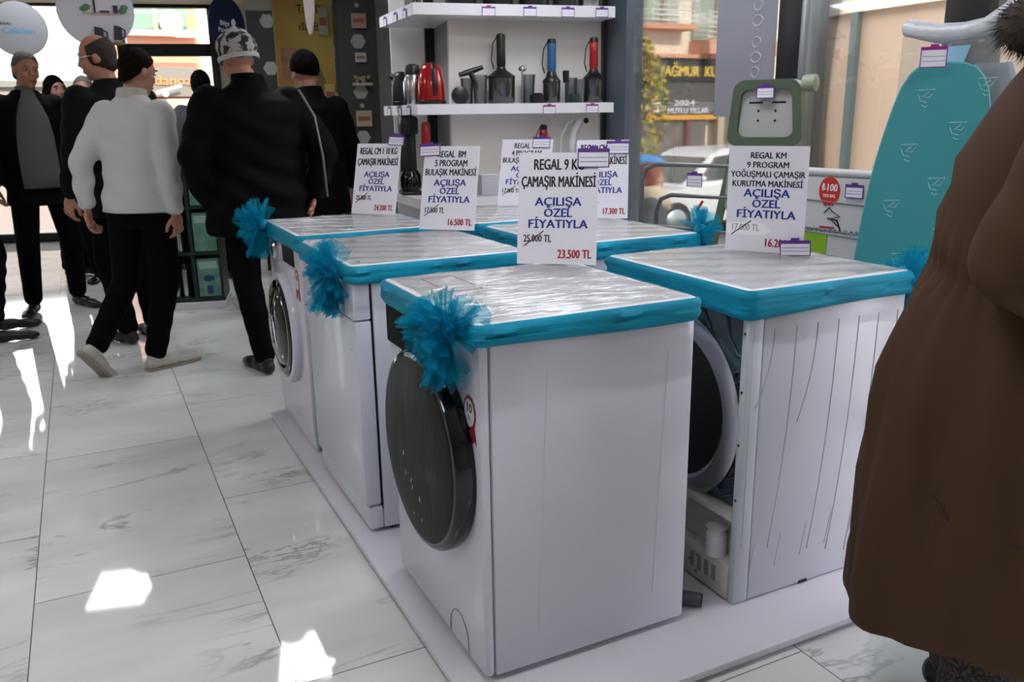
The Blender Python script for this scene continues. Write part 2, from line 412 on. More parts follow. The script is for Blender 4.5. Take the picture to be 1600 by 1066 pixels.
def film_top(parent, x0, x1, y0, y1, zt, drop, seed, side=True):
    rnd = random.Random(seed); b = MB()
    ph = [rnd.uniform(0, 6) for _ in range(6)]
    def fn(u, v):
        x = x0 + .006 + (x1 - x0 - .012) * u; y = y0 + .006 + (y1 - y0 - .012) * v
        return (x, y, zt + .0022 + .0011 * math.sin(x * 23 + y * 51 + ph[0]) + .0008 * math.sin(x * 71 - y * 33 + ph[1]) * math.sin(y * 14 + ph[2]))
    b.grid(fn, 60, 60); b.build('plastic_film', M_film, parent, 180)
    if side:
        P = densify(rrect(x0 - .003, x1 + .003, y0 - .003, y1 + .003, .02), .015); b = MB(); n = len(P); rings = []
        for j in range(9):
            z = zt - .045 - drop * j / 8; ring = []
            for i, (x, y) in enumerate(P):
                cx, cy = (x0 + x1) / 2, (y0 + y1) / 2
                k = 1 + .003 * math.sin(i * .9 + j * 1.3 + ph[3]) * j / 8 + .001
                ring.append((cx + (x - cx) * k, cy + (y - cy) * k, z - (.012 * math.sin(i * .21 + ph[4]) if j == 8 else 0)))
            rings.append(ring)
        b.loft(rings, False); b.build('plastic_wrap', M_filmS, parent, 180)
def feet(t, x0, x1, y0, y1, z0):
    for x in (x0 + .04, x1 - .04):
        for y in (y0 + .04, y1 - .04):
            f = MB(); f.lathe([(.017, .0), (.02, .003), (.02, .012), (.013, .014)], 14, (x, y, z0)); f.build('foot', M_black, t)
def sticker(parent, x, y, z, nx=-1, s=.055, txt='10'):
    """round warranty rosette stuck on a front that faces -X"""
    b = MB(); n = 28
    pts = [(s * (.5 + (.03 if i % 2 else -.02)) * math.cos(2 * PI * i / n), s * (.62 + (.03 if i % 2 else -.02)) * math.sin(2 * PI * i / n)) for i in range(n)]
    M = Matrix(((0, 0, -1, x), (-1, 0, 0, y), (0, 1, 0, z), (0, 0, 0, 1)))
    b.prism(pts, .0012, M)
    b.prism([(-.34 * s, -.3 * s), (-.5 * s, -1.1 * s), (-.3 * s, -.95 * s), (-.16 * s, -1.12 * s), (0, -.5 * s)], .001, M)
    b.prism([(0, -.5 * s), (.16 * s, -1.12 * s), (.32 * s, -.95 * s), (.52 * s, -1.08 * s), (.34 * s, -.3 * s)], .001, M)
    o = b.build('rosette_sticker', mat('rosette_red', '8e1426', .5), parent, 0)
    c = MB(); c.prism([(.41 * s * math.cos(2 * PI * i / n), .5 * s * math.sin(2 * PI * i / n)) for i in range(n)], .0018, M); c.build('sticker_face', M_plast, o, 0)
    text(txt, M_ink, o, None, s * .36, (x - .0019, y, z + .02 * s), (PI / 2, 0, -PI / 2), name='lettering')
    text('YIL', mat('pale_ink', 'a9a9b6', .6), o, None, s * .18, (x - .0019, y, z - .26 * s), (PI / 2, 0, -PI / 2), name='lettering')
def ring_door(b, cx, cy, cz, prof, seg=48):
    """lathe about the X axis, prof = [(radius, x)]"""
    rings = [[(x, cy + r * math.cos(2 * PI * i / seg), cz + r * math.sin(2 * PI * i / seg)) for i in range(seg)] for r, x in prof]
    return b.loft(rings, True)

# --- front washing machine
X0, X1, Y0, Y1 = .678, 1.233, 1.523, 2.107
t = thing('washing_machine', 'nearest white washing machine with large round smoky black door and film-wrapped top', 'washing machine', (0, 0, 0))
b = MB(); b.bb(X0 + .027, X1, Y0, Y1, .044, .848, .006)
b.build('cabinet', M_white, t)
b = MB(); b.bb(X0, X0 + .026, Y0, Y1, .044, .848, .012); b.build('front_panel', M_white, t)
b = MB(); b.bb(X0 - .004, X1 + .004, Y0 - .003, Y1 + .003, .85, .88, .008); b.build('top_panel', M_plast, t)
b = MB(); b.bb(X0 - .006, X0 + .004, Y0 + .17, Y1 - .004, .715, .842, .004); cp = b.build('control_panel', mat('panel_black', '050506', .6, spec=.04), t)
b = MB(); ring_door(b, 0, 0, 0, [(.024, X0 - .006), (.026, X0 - .02), (.022, X0 - .03), (.018, X0 - .031)], 24)
for v in b.bm.verts: v.co += Vector((0, 1.80, .79))
b.build('program_knob', M_dark, cp)
b = MB(); ring_door(b, 0, 1.79, .522, [(.243, X0 - .001), (.247, X0 - .012), (.245, X0 - .035), (.236, X0 - .046), (.225, X0 - .048), (.225, X0 - .02)], 64)
dr = b.build('door', M_gloss, t, 40)
b = MB(); ring_door(b, 0, 1.79, .522, [(.2249, X0 - .03), (.2249, X0 - .049), (.215, X0 - .053), (.15, X0 - .058), (.08, X0 - .061), (.02, X0 - .062)], 64)
b.build('door_cover', M_smoke, dr, 50)
b = MB(); rnd = random.Random(3)
for k in range(16):                                            # crumpled ridges of the protective film on the door
    a = rad(rnd.uniform(200, 290)); r0 = rnd.uniform(.09, .19); cy, cz = 1.79 - r0 * math.cos(a) * .8, .522 + r0 * math.sin(a)
    l = rnd.uniform(.03, .07); dy, dz = rnd.uniform(-.4, .1), rnd.uniform(.3, 1)
    pts = [(X0 - .0605 + .004 * (r0 / .2) ** 2 * 2 - .0008 * math.sin(PI * i / 6), cy + dy * l * i / 6 + .002 * math.sin(i * 1.7 + k), cz + dz * l * i / 6) for i in range(7)]
    b.tube(pts, [.0003 + .0024 * math.sin(PI * i / 6) for i in range(7)], 6)
b.build('film_wrinkle', clear_mat('film_ridge', 'ffffff', .35, .2, .35, 'd0d0cc'), dr, 180)
b = MB(); M_seam = mat('seam_shadow_gap', '8e9098', .6)
pts = [(X0 - .0008, 1.672 + .055 * math.cos(rad(a)), .075 + .062 * math.sin(rad(a))) for a in range(0, 181, 12)]
b.tube(pts, .0012, 6); b.tube([(X0 - .0008, 1.727, .075), (X0 - .0008, 1.727, .056)], .0012, 6); b.tube([(X0 - .0008, 1.617, .075), (X0 - .0008, 1.617, .056)], .0012, 6)
b.build('filter_flap', M_seam, t, 180)
b = MB()
for (xa, xb, bend) in ((.84, .815, .004), (1.16, 1.135, -.006)):
    b.tube([(xa + (xb - xa) * i / 8, Y0 - .0002, .76 - .62 * i / 8) for i in range(9)], .0012, 6)
b.build('pressed_rib', M_white, t, 180)
sticker(t, X0 - .0005, 1.572, .676, s=.062)
b = MB()
for (a, c_) in (((.757, 2.055), (.845, 2.055)), ((.845, 2.055), (.845, 1.86)), ((.757, 2.055), (.757, 1.86)), ((.757, 1.86), (.845, 1.86))):
    dx, dy = c_[0] - a[0], c_[1] - a[1]
    b.bb(min(a[0], c_[0]) - .0016, max(a[0], c_[0]) + .0016, min(a[1], c_[1]) - .0016, max(a[1], c_[1]) + .0016, .8795, .8808)
b.build('label_outline', mat('red_print', 'b3231f', .5), t, 0)
feet(t, X0 + .02, X1, Y0, Y1, PZ)
film_top(t, X0, X1, Y0, Y1, .88, .14, 1)
sash('turquoise tulle sash with fan bow round the nearest washing machine', X0 - .006, X1 + .006, Y0 - .005, Y1 + .005,   .824, .879, (X0 - .03, Y0 + .085, .85), (-.85, -.35, .35), .10, 11, 34, .45)

# --- white dishwasher in the middle of the left row
X0, X1, Y0, Y1 = .655, 1.22, 2.345, 2.945
t = thing('dishwasher', 'white dishwasher standing in the middle of the left row', 'dishwasher')
b = MB(); b.bb(X0 + .055, X1, Y0, Y1, .044, .848, .005); b.build('cabinet', M_whiteS, t)
b = MB(); b.bb(X0, X0 + .05, Y0 + .002, Y1 - .002, .125, .712, .006); d = b.build('door', M_whiteS, t)
b = MB(); b.bb(X0 - .002, X0 + .05, Y0 + .002, Y1 - .002, .716, .845, .006); cp = b.build('control_panel', M_whiteS, t)
b = MB(); b.bb(X0 - .006, X0 - .0015, Y0 + .2, Y0 + .4, .76, .815, .002); b.build('handle', M_grey, cp)
b = MB(); b.bb(X0 + .051, X0 + .0545, Y0 + .0015, Y1 - .0015, .11, .845); b.build('door_seal', M_black, t)
b = MB(); b.bb(X0 + .012, X0 + .054, Y0 + .004, Y1 - .004, .044, .118, .004); b.build('kick_plate', M_whiteS, t)
b = MB(); b.bb(X0 - .002, X1 + .003, Y0 - .003, Y1 + .003, .85, .88, .008); b.build('top_panel', M_plast, t)
b = MB(); b.lathe([(.004, 0), (.004, .001)], 10, (0, 0, 0), Matrix(((0, 0, 0, 0), (0, 0, 0, 0), (0, 0, 1, 0), (0, 0, 0, 1))) if False else None)
for v in b.bm.verts: v.co = Vector((X0 - .0003 - v.co.z, Y0 + .05 + v.co.x, .62 + v.co.y))
b.build('badge', M_steel, d)
feet(t, X0 + .05, X1, Y0, Y1, PZ)
film_top(t, X0, X1, Y0, Y1, .88, .1, 2)
sash('turquoise tulle sash with a bushy bow on the dishwasher corner', X0 - .006, X1 + .006, Y0 - .005, Y1 + .005, .822, .879, (X0 - .022, Y0 + .12, .845), (-.9, -.45, .1), .105, 12, 28, .7)

# --- far washing machine of the left row
X0, X1, Y0, Y1 = .672, 1.228, 3.083, 3.66
t = thing('washing_machine', 'white washing machine with chrome-ringed porthole, farthest of the left row', 'washing machine')
b = MB(); b.bb(X0 + .02, X1, Y0, Y1, .044, .848, .006); b.build('cabinet', M_white, t)
b = MB(); b.bb(X0, X0 + .0195, Y0, Y1, .1, .848, .008); b.build('front_panel', M_white, t)
b = MB(); b.bb(X0 + .006, X0 + .0195, Y0 + .003, Y1 - .003, .044, .098, .003); b.build('kick_plate', M_whiteS, t)
b = MB(); b.bb(X0 - .004, X1 + .004, Y0 - .003, Y1 + .003, .85, .88, .008); b.build('top_panel', M_plast, t)
b = MB(); b.bb(X0 - .003, X0 + .004, Y0 + .10, Y0 + .30, .745, .815, .003); b.build('display', MATS['panel_black'], t)
b = MB(); ring_door(b, 0, 3.50, .775, [(.036, X0), (.036, X0 - .012), (.028, X0 - .02), (.02, X0 - .021)], 24); b.build('program_knob', M_steel, t)
b = MB(); ring_door(b, 0, 3.385, .475, [(.225, X0), (.228, X0 - .015), (.222, X0 - .03), (.205, X0 - .034), (.195, X0 - .028), (.195, X0 - .005)], 56); d = b.build('door', M_white, t, 40)
b = MB(); ring_door(b, 0, 3.385, .475, [(.1945, X0 - .01), (.1945, X0 - .036), (.185, X0 - .042), (.165, X0 - .042), (.16, X0 - .03), (.16, X0 - .01)], 56); b.build('door_ring', M_gloss, d, 40)
b = MB(); ring_door(b, 0, 3.385, .475, [(.1595, X0 - .012), (.1595, X0 - .034), (.14, X0 - .05), (.09, X0 - .064), (.03, X0 - .07)], 56); b.build('door_glass', mat('dark_glass', '0c0f12', .05, coat=.5), d, 60)
sticker(t, X0 - .0005, Y0 + .075, .70, s=.068)
feet(t, X0 + .02, X1, Y0, Y1, PZ)
film_top(t, X0, X1, Y0, Y1, .88, .1, 3)
sash('turquoise tulle sash with upright bow on the far washing machine beside the black jacket', X0 - .006, X1 + .006, Y0 - .005, Y1 + .005, .815, .879, (X0 - .03, Y1 - .06, .868), (-.85, .1, .15), .115, 13, 26, .5)

# --- dryer seen from behind, right row
X0, X1, Y0, Y1 = 1.388, 1.93, 1.512, 2.125
t = thing('tumble_dryer', 'white tumble dryer with exposed grey metal back and ribbed side', 'tumble dryer')
b = MB(); b.bb(X0 + .05, X1, Y0, Y1, .034, .848, .006); b.build('cabinet', M_white, t)
b = MB(); b.bb(X0, X0 + .049, Y0, Y0 + .022, .034, .848, .004); b.bb(X0, X0 + .049, Y1 - .022, Y1, .034, .848, .004); b.bb(X0, X0 + .049, Y0 + .022, Y1 - .022, .822, .848, .002)
b.build('rear_rim', mat('rim_white', 'bfc3cb', .35), t)
b = MB(); b.bb(X0 + .03, X0 + .049, Y0 + .0225, Y1 - .0225, .285, .8215, .003); bk = b.build('back_plate', M_gal, t)
b = MB(); CY, CZ = 1.80, .515
ring_door(b, 0, CY, CZ, [(.262, X0 + .03), (.262, X0 + .012), (.25, X0 + .004), (.215, X0 - .002), (.205, X0 + .004), (.2, X0 + .03)], 56); b.build('drum_ring', M_steel, bk, 40)
b = MB(); ring_door(b, 0, CY, CZ, [(.1995, X0 + .0295), (.1995, X0 + .02), (.19, X0 + .018), (.05, X0 + .018)], 56); b.build('drum_cover', M_black, bk, 40)
b = MB()
b.tube([(X0 + .027, 1.56, .40), (X0 + .027, 1.60, .55), (X0 + .027, 1.68, .74), (X0 + .027, 1.72, .80)], .006, 8)
b.tube([(X0 + .027, 1.552, .70), (X0 + .027, 1.575, .70), (X0 + .027, 1.61, .74), (X0 + .027, 1.62, .80)], .005, 8)
for k in range(6): b.tube([(X0 + .028, 1.548, .66 - .026 * k), (X0 + .028, 1.578, .655 - .026 * k)], .004, 8)
for k in range(5): b.tube([(X0 + .028, 1.55, .42 - .022 * k), (X0 + .028, 1.63 - .004 * k, .385 - .022 * k)], .004, 8)
b.tube([(X0 + .027, 1.70, .31), (X0 + .027, 1.62, .335), (X0 + .027, 1.56, .40)], .006, 8)
b.build('pressed_rib', M_gal, bk, 180)
for z in (.33, .48, .62, .77):
    b = MB(); b.ell((X0 - .001, Y0 + .011, z), (.002, .004, .004), None, 1); b.build('screw', M_dark, t)
# condenser bay
b = MB(); b.bb(X0 + .0, X0 + .045, Y0 + .023, Y1 - .023, .262, .284, .003); b.bb(X0 + .038, X0 + .049, Y0 + .023, Y1 - .023, .13, .262)
b.bb(X0 - .004, X0 + .049, Y0 + .0225, Y1 - .0225, .036, .14, .008); b.build('base_unit', mat('base_cream', 'c3c4bb', .5), t)
b = MB(); b.lathe([(.028, .14), (.028, .2), (.022, .205), (.022, .215), (.03, .22)], 20, (X0 + .012, 1.60, 0)); b.build('pump_cap', M_plast, t)
b = MB()
for k in range(4): b.bb(X0 - .0052, X0 - .0035, 1.58 + .03 * k, 1.595 + .03 * k, .07, .115)
for k in range(3): b.ell((X0 - .004, 1.66 + .03 * (k % 2), .06 + .025 * k), (.0015, .008, .006), None, 1)
b.build('vent_mark', mat('vent_grey', '8b8c86', .6), t, 0)
b = MB()
for k in range(7):                                             # pressed vertical ribs of the side wall
    xa = X0 + .085 + .072 * k; ln = (.20, .60, .26, .64, .66, .68, .68)[k] if k < 7 else .6
    pts = [(xa - .045 * (i / 10) ** 2.2 - .004 * i / 10, Y0 + .0004, .775 - ln * i / 10) for i in range(11)]
    b.tube(pts, .0022, 6)
for k in range(5):
    xa = X0 + .065 + .09 * k
    b.tube([(xa - .018 * i / 5, Y0 + .0004, .20 + .012 * k - .10 * i / 5) for i in range(6)], .0018, 6)
b.tube([(X0 + .02, Y0 + .0004, .78), (X0 + .02, Y0 + .0004, .20), (X0 + .028, Y0 + .0004, .19)], .002, 6)
b.build('pressed_rib', mat('rib_shading', 'c4c4ce', .35), t, 180)  # shading of the pressed ribs painted in, greyer than the cabinet enamel
b = MB(); b.bb(X0 - .004, X1 + .004, Y0 - .003, Y1 + .003, .85, .88, .008); b.build('top_panel', M_plast, t)
b = MB(); b.bb(1.62, 1.65, Y0 - .0015, Y0 + .01, .034, .042); b.build('hinge_slot', M_dark, t, 0)
feet(t, X0 + .05, X1, Y0, Y1, PZ - .01)
film_top(t, X0, X1, Y0, Y1, .88, .09, 4)
sash('turquoise tulle sash round the tumble dryer with a bow at its far right corner', X0 - .006, X1 + .006, Y0 - .005, Y1 + .005, .808, .879, (X1 + .022, Y0 + .03, .86), (.8, -.2, .15), .085, 14, 24, .5)
# drain hose
b = MB(); pts = [(1.262 + .05 * i / 5 if i < 6 else 1.312, 1.60 - .055 * i / 5, .052) for i in range(6)]
for i in range(40): pass
b.tube(pts, .0185, 16, False); b.tube([pts[-1], (pts[-1][0] - .03, pts[-1][1] + .033, .052)], .014, 16, False)
tag(b.build('drain_hose', mat('hose_grey', '4a5258', .45), None, 60), 'short grey drain hose lying on the platform between nearest washer and dryer', 'hose')

# --- two more machines, right row, seen from behind
def back_machine(name, label, cat, X0, X1, Y0, Y1):
    t = thing(name, label, cat)
    b = MB(); b.bb(X0 + .012, X1 - .02, Y0, Y1, .044, .848, .005); b.build('cabinet', M_whiteS, t)
    b = MB(); b.bb(X0, X0 + .011, Y0 + .03, Y1 - .03, .12, .80, .004); b.build('back_plate', M_gal, t)
    b = MB(); b.bb(X1 - .019, X1, Y0, Y1, .06, .848, .006); b.build('front_panel', M_white, t)
    b = MB(); b.bb(X0 - .003, X1 + .004, Y0 - .003, Y1 + .003, .85, .88, .008); b.build('top_panel', M_plast, t)
    feet(t, X0, X1 - .02, Y0, Y1, PZ)
    film_top(t, X0, X1, Y0, Y1, .88, .08, int(Y0 * 10), True)
    return t
back_machine('washing_machine', 'white film-wrapped washing machine in the middle of the right row, behind the dryer', 'washing machine', 1.37, 1.925, 2.385, 2.965)
sash('turquoise tulle sash round the washing machine behind the dryer, bow pointing at the window', 1.364, 1.931, 2.38, 2.97, .815, .879, (1.948, 2.40, .885), (.7, -.1, .5), .085, 15, 24, .35)
back_machine('dishwasher', 'white dishwasher with wrapped top, farthest of the right row by the shelf unit', 'dishwasher', 1.37, 1.925, 3.06, 3.655)
sash('dark turquoise tulle sash round the farthest dishwasher of the right row', 1.364, 1.931, 3.055, 3.66, .815, .879, None, None, 0, 16)

# ------------------------------------------------------------------ price signs
def price_tag(parent_label, loc, rot, w=.075, h=.052, c1=None, group='purple framed price tags', name='price_tag'):
    t = thing(name, parent_label, 'price tag', loc, 0, group); t.rotation_euler = rot
    b = MB(); r = .006
    for a in ((-w / 2, w / 2, h - .010, h), (-w / 2, w / 2, 0, .0028), (-w / 2, -w / 2 + .0028, .0028, h - .010), (w / 2 - .0028, w / 2, .0028, h - .010)): b.bb(a[0], a[1], -.002, .0, a[2], a[3])
    b.bb(-.012, .012, -.0025, 0, h, h + .007)
    b.build('frame', c1 or M_purple, t, 0)
    b = MB(); b.bb(-w / 2 + .003, w / 2 - .003, -.0012, -.0004, .002, h - .009); cd = b.build('card', M_paper, t, 0)
    b = MB()
    for k in range(2): b.bb(-w / 2 + .006, w / 2 - .006, -.0018, -.0011, h * (.3 + .22 * k), h * (.3 + .22 * k) + .0012)
    b.build('printed_line', M_purple, cd, 0)
    return t
def sign(label, x, y, yaw, lean, w, h, lines, old, new, oldcol=None, strike=None, z=.884, roll=0):
    o = thing('price_sign', label, 'sign', (x, y, z), 0, 'A4 price cards standing on the machines')
    o.rotation_euler = (Matrix.Rotation(yaw, 3, 'Z') @ Matrix.Rotation(-lean, 3, 'X') @ Matrix.Rotation(roll, 3, 'Y')).to_euler()
    b = MB(); b.bb(-w / 2, w / 2, -.0012, .0012, 0, h); b.build('card', M_paper, o, 0)
    b = MB()                                                  # bent tab behind that keeps the card up
    s = 1 if lean >= 0 else -1
    zb = .10; D = .045
    b.loft([[(-.03, .0014, zb), (.03, .0014, zb), (.03, .003, zb + .003), (-.03, .003, zb + .003)], [(-.03, D, D * math.tan(lean) + .001), (.03, D, D * math.tan(lean) + .001), (.03, D + .002, D * math.tan(lean) + .002), (-.03, D + .002, D * math.tan(lean) + .002)]])
    b.build('easel_tab', M_paper, o, 0)
    F = -.0014
    n = len(lines); bh = h * (.098 if n == 2 else .08 if n == 3 else .058); gap = h * (.055 if n == 2 else .028 if n == 3 else .030)
    zc = h * .945
    for tx, wf in lines:
        zc -= bh; text(tx, M_ink, o, w * wf, bh, (0, F, zc), bold=.03); zc -= gap
    for tx, wf, zz in (('AÇILIŞA', .58, .525), ('ÖZEL', .35, .425), ('FİYATIYLA', .74, .325)):
        text(tx, M_blue, o, w * wf, h * .078, (0, F, h * zz), bold=.04)
    text(old, oldcol or M_ink, o, w * .35, h * .066, (-w * .25, F, h * .20), bold=.025)
    text(new, M_red, o, w * .42, h * .08, (w * .22, F, h * .055), bold=.035)
    b = MB(); a, c_ = Vector((-w * .42, F - .001, h * .16)), Vector((-w * .17, F - .001, h * .30)); b.tube([a, c_], .0013, 6); b.build('strike_line', strike or M_ink, o, 0)
    return o
s1 = sign('nearest price card reading 23.500 TL on the front washing machine', 1.159, 2.048, -.649, .199, .224, .31, [('REGAL 9 KG', .62), ('ÇAMAŞIR MAKİNESİ', .93)], '25.000 TL', '23.500 TL', strike=mat('dark_red_ink', '6d1620', .6))
sign('price card reading 16.500 TL leaning back on the middle dishwasher', 1.18, 2.909, -.747, .30, .217, .313, [('REGAL  BM', .5), ('5 PROGRAM', .58), ('BULAŞIK MAKİNESİ', .92)], '17.500 TL', '16.500 TL')
sign('price card reading 24.200 TL at left on the farthest washing machine', 1.109, 3.573, -.827, .29, .215, .309, [('REGAL CM 1 10 KG', .84), ('ÇAMAŞIR MAKİNESİ', .92)], '25.800 TL', '24.200 TL')
s4 = sign('price card reading 16.200 TL with white arrow patch on the dryer', 1.795, 1.915, -1.02, -.02, .232, .31, [('REGAL KM', .44), ('9 PROGRAM', .52), ('YOĞUŞMALI ÇAMAŞIR', .93), ('KURUTMA MAKİNESİ', .88)], '17.000 TL', '16.200 TL', oldcol=mat('faded_ink', 'a6a6ae', .6))
b = MB(); b.prism([(-.113, .062), (.0, .062), (.022, .075), (.0, .093), (-.04, .112), (-.07, .098), (-.113, .098)], .0004, Matrix(((1, 0, 0, 0), (0, 0, -1, -.00125), (0, 1, 0, -.012), (0, 0, 0, 1)))); b.build('white_patch', mat('patch_white', 'f4f4f6', .5), s4, 0)
sign('price card for the 4-program dishwasher, half hidden behind the 23.500 TL card', 1.80, 3.50, -.847, .27, .25, .31, [('REGAL  BM', .5), ('4 PROGRAM', .58), ('BULAŞIK MAKİNESİ', .92)], '17.000 TL', '16.000 TL', oldcol=M_ink)
sign('price card reading 17.300 TL behind the right edge of the 23.500 TL card', 1.852, 2.90, -.589, .14, .207, .31, [('REGAL CM 1 8 KG', .84), ('ÇAMAŞIR MAKİNESİ', .92)], '18.000 TL', '17.300 TL')
def on_sign(x, y, yaw, lean, dx, dz, back=.004, roll=0):
    M = Matrix.Rotation(yaw, 3, 'Z') @ Matrix.Rotation(-lean, 3, 'X') @ Matrix.Rotation(roll, 3, 'Y')
    p = Vector((x, y, .884)) + Matrix.Rotation(yaw, 3, 'Z') @ Matrix.Rotation(-lean, 3, 'X') @ Vector((dx, -back, dz))
    return tuple(p), M.to_euler()
G = 'purple framed price tags clipped to the cards'
p, e = on_sign(1.159, 2.048, -.649, .199, .097, .268); price_tag('purple price tag clipped over the top right of the 23.500 TL card', p, e, .088, .052, None, G)
p, e = on_sign(1.18, 2.909, -.747, .30, -.085, .275, roll=rad(-3)); price_tag('purple price tag clipped on the top left corner of the 16.500 TL card', p, e, .082, .046, None, G)
p, e = on_sign(1.109, 3.573, -.827, .29, .082, .30, roll=rad(3)); price_tag('purple price tag clipped on the top corner of the 24.200 TL card', p, e, .075, .045, None, G)
p, e = on_sign(1.80, 3.50, -.847, .27, .07, .27); price_tag('purple price tag in front of a red gadget on the 4-program dishwasher card', p, e, .085, .05, None, G)
p, e = on_sign(1.852, 2.90, -.589, .14, .06, .255); price_tag('purple price tag half covered, on the 17.300 TL card', p, e, .09, .05, None, G)
p, e = on_sign(1.795, 1.915, -1.02, -.02, .098, -.003, .012, rad(-4)); price_tag('purple price tag leaning at the bottom right of the 16.200 TL card', p, e, .088, .046, M_purple, G)

# ------------------------------------------------------------------ shelf unit
SP = Vector((1.761, 4.72, 0)); SU = Vector((.98, -.199, 0)); SV = Vector((.199, .98, 0))
MS = Matrix(((SU.x, SV.x, 0, SP.x), (SU.y, SV.y, 0, SP.y), (0, 0, 1, 0), (0, 0, 0, 1)))    # (along front, back, z)
def sh(s, d, z): return MS @ Vector((s, d, z))
M_shelf = mat('shelf_white', 'd9d9dd', .3)
unit = thing('shelf_unit', 'white wall shelf unit wrapping a corner, with small kitchen appliances on it', 'shelf')
b = MB(); b.bb(.25, 1.28, .28, .33, 0, CEIL - .002, M=MS); b.build('back_panel', mat('shelf_back', 'e6e1da', .45), unit, 0)
b = MB(); b.bb(.25, .275, .33, .78, 0, CEIL - .002, M=MS); b.build('side_panel', mat('shelf_side_grey', '8d8a88', .4), unit, 0)
b = MB(); b.bb(.19, .25, .76, .80, 0, CEIL - .002, M=MS); b.build('post', M_dark, unit, 0)
b = MB(); b.bb(-.03, .19, .80, .83, 0, CEIL - .002, M=MS); b.build('end_panel', mat('shelf_end', 'dedbd6', .45), unit, 0)
b = MB(); b.bb(1.22, 1.275, .24, .279, 0, CEIL - .002, M=MS); b.build('post', M_dark, unit, 0)
for zt, th in ((1.905, .062), (1.36, .058), (.82, .058), (.3, .06)):
    b = MB(); P = [(-.0, 0), (1.20, 0), (1.20, .279), (.249, .279), (.249, .755), (-.10, .755)]
    b.prism(P, th, MS @ Matrix.Translation((0, 0, zt - th))); o = b.build('shelf_board', M_shelf, unit, 0)
GT = 'small purple price tags along the shelf edges'
yaw = math.atan2(SU.y, SU.x)
for s, z, lb in ((.43, 1.86, 'purple tag on the top shelf edge, first from the corner'), (.675, 1.862, 'purple tag on the top shelf edge, second from the corner'), (.905, 1.862, 'purple tag on the top shelf edge, third from the corner'), (1.115, 1.864, 'purple tag on the top shelf edge by the grey column'), (.79, 1.318, 'purple tag on the middle shelf edge below the blue blender'), (1.06, 1.32, 'purple tag on the middle shelf edge below the red blender')):
    price_tag(lb, sh(s, -.004, z - .02), (0, 0, yaw), .078, .05, M_magenta if s in (.43, .79, 1.06) else None, GT)
yaw2 = math.atan2(-.98 - 0, -.199) + 0
dirL = (MS.to_3x3() @ Vector((-.10, .755, 0))).normalized(); yaw2 = math.atan2(-dirL.y, -dirL.x)
for k, z in ((.16, 1), (.36, 1), (.60, 1)):
    for zt, nm in ((1.86, 'top'), (1.325, 'middle')):
        pos = sh(-.10 * k / .755 - .005, k, zt - .022)
        price_tag('purple tag on the %s shelf\'s short side, %s' % (nm, {.16: 'nearest its corner', .36: 'second from its corner', .60: 'at its far end'}[k]), pos, (0, 0, yaw2), .07, .05, None, GT)

def clear_cup(t, x, y, r0, r1, h, name='clear_cup', m=None):
    b = MB(); b.lathe([(r0, .0), (r0, .003), (r1, h), (r1 - .002, h), (r0 - .002, .005)], 20, (x, y, 0)); return b.build(name, m or clear_mat('clear_plastic', 'dfe3e6', .06, .1, .14, 'b9bfc4'), t, 40)
def kettle(loc, rz, body, label, h=.23, r=.072, lidm=None):
    t = thing('electric_kettle', label, 'kettle', loc, rz, 'kettles on the middle shelf')
    b = MB(); b.lathe([(r * 1.05, 0), (r * 1.05, .02), (r * .98, .024)], 24); b.build('base', M_black, t)
    b = MB(); b.lathe([(r * 1.0, .025), (r * 1.02, .04), (r * .98, h * .5), (r * .8, h * .85), (r * .55, h * .97), (.01, h)], 28); b.build('body', body, t, 50)
    b = MB(); b.tube([(0, -r * .95, .05), (0, -r * 1.03, h * .45), (0, -r * .86, h * .8), (0, -r * .45, h * 1.0)], [.012, .014, .014, .01], 10); b.build('handle', lidm or M_black, t, 180)
    b = MB(); b.cone((0, r * .6, h * .8), (0, r * 1.15, h * .88), .025, .012, 12); b.build('spout', body, t, 60)
    return t
M_redk = mat('red_lacquer', '9c0d14', .18, .3, coat=.6)
kettle(sh(.11, .14, 1.36), yaw + .1, M_redk, 'shiny red electric kettle with black handle on the middle shelf', .235, .08)
t = thing('thermos', 'steel thermos jug with black lid beside the red kettle', 'thermos', sh(.02, .26, 1.36))
b = MB(); b.lathe([(.055, 0), (.058, .01), (.058, .13), (.05, .16), (.042, .175)], 26); b.build('body', M_steel, t, 50)
b = MB(); b.lathe([(.046, .1755), (.046, .2), (.04, .225), (.015, .235)], 22); b.build('lid', M_black, t, 50)
b = MB(); b.tube([(.03, -.05, .18), (.07, -.07, .15), (.06, -.06, .05)], .008, 8); b.build('handle', M_black, t, 180)
kettle(sh(-.03, .40, 1.36), yaw + 1.2, M_black, 'black electric kettle at the end of the kettle row', .20, .06)
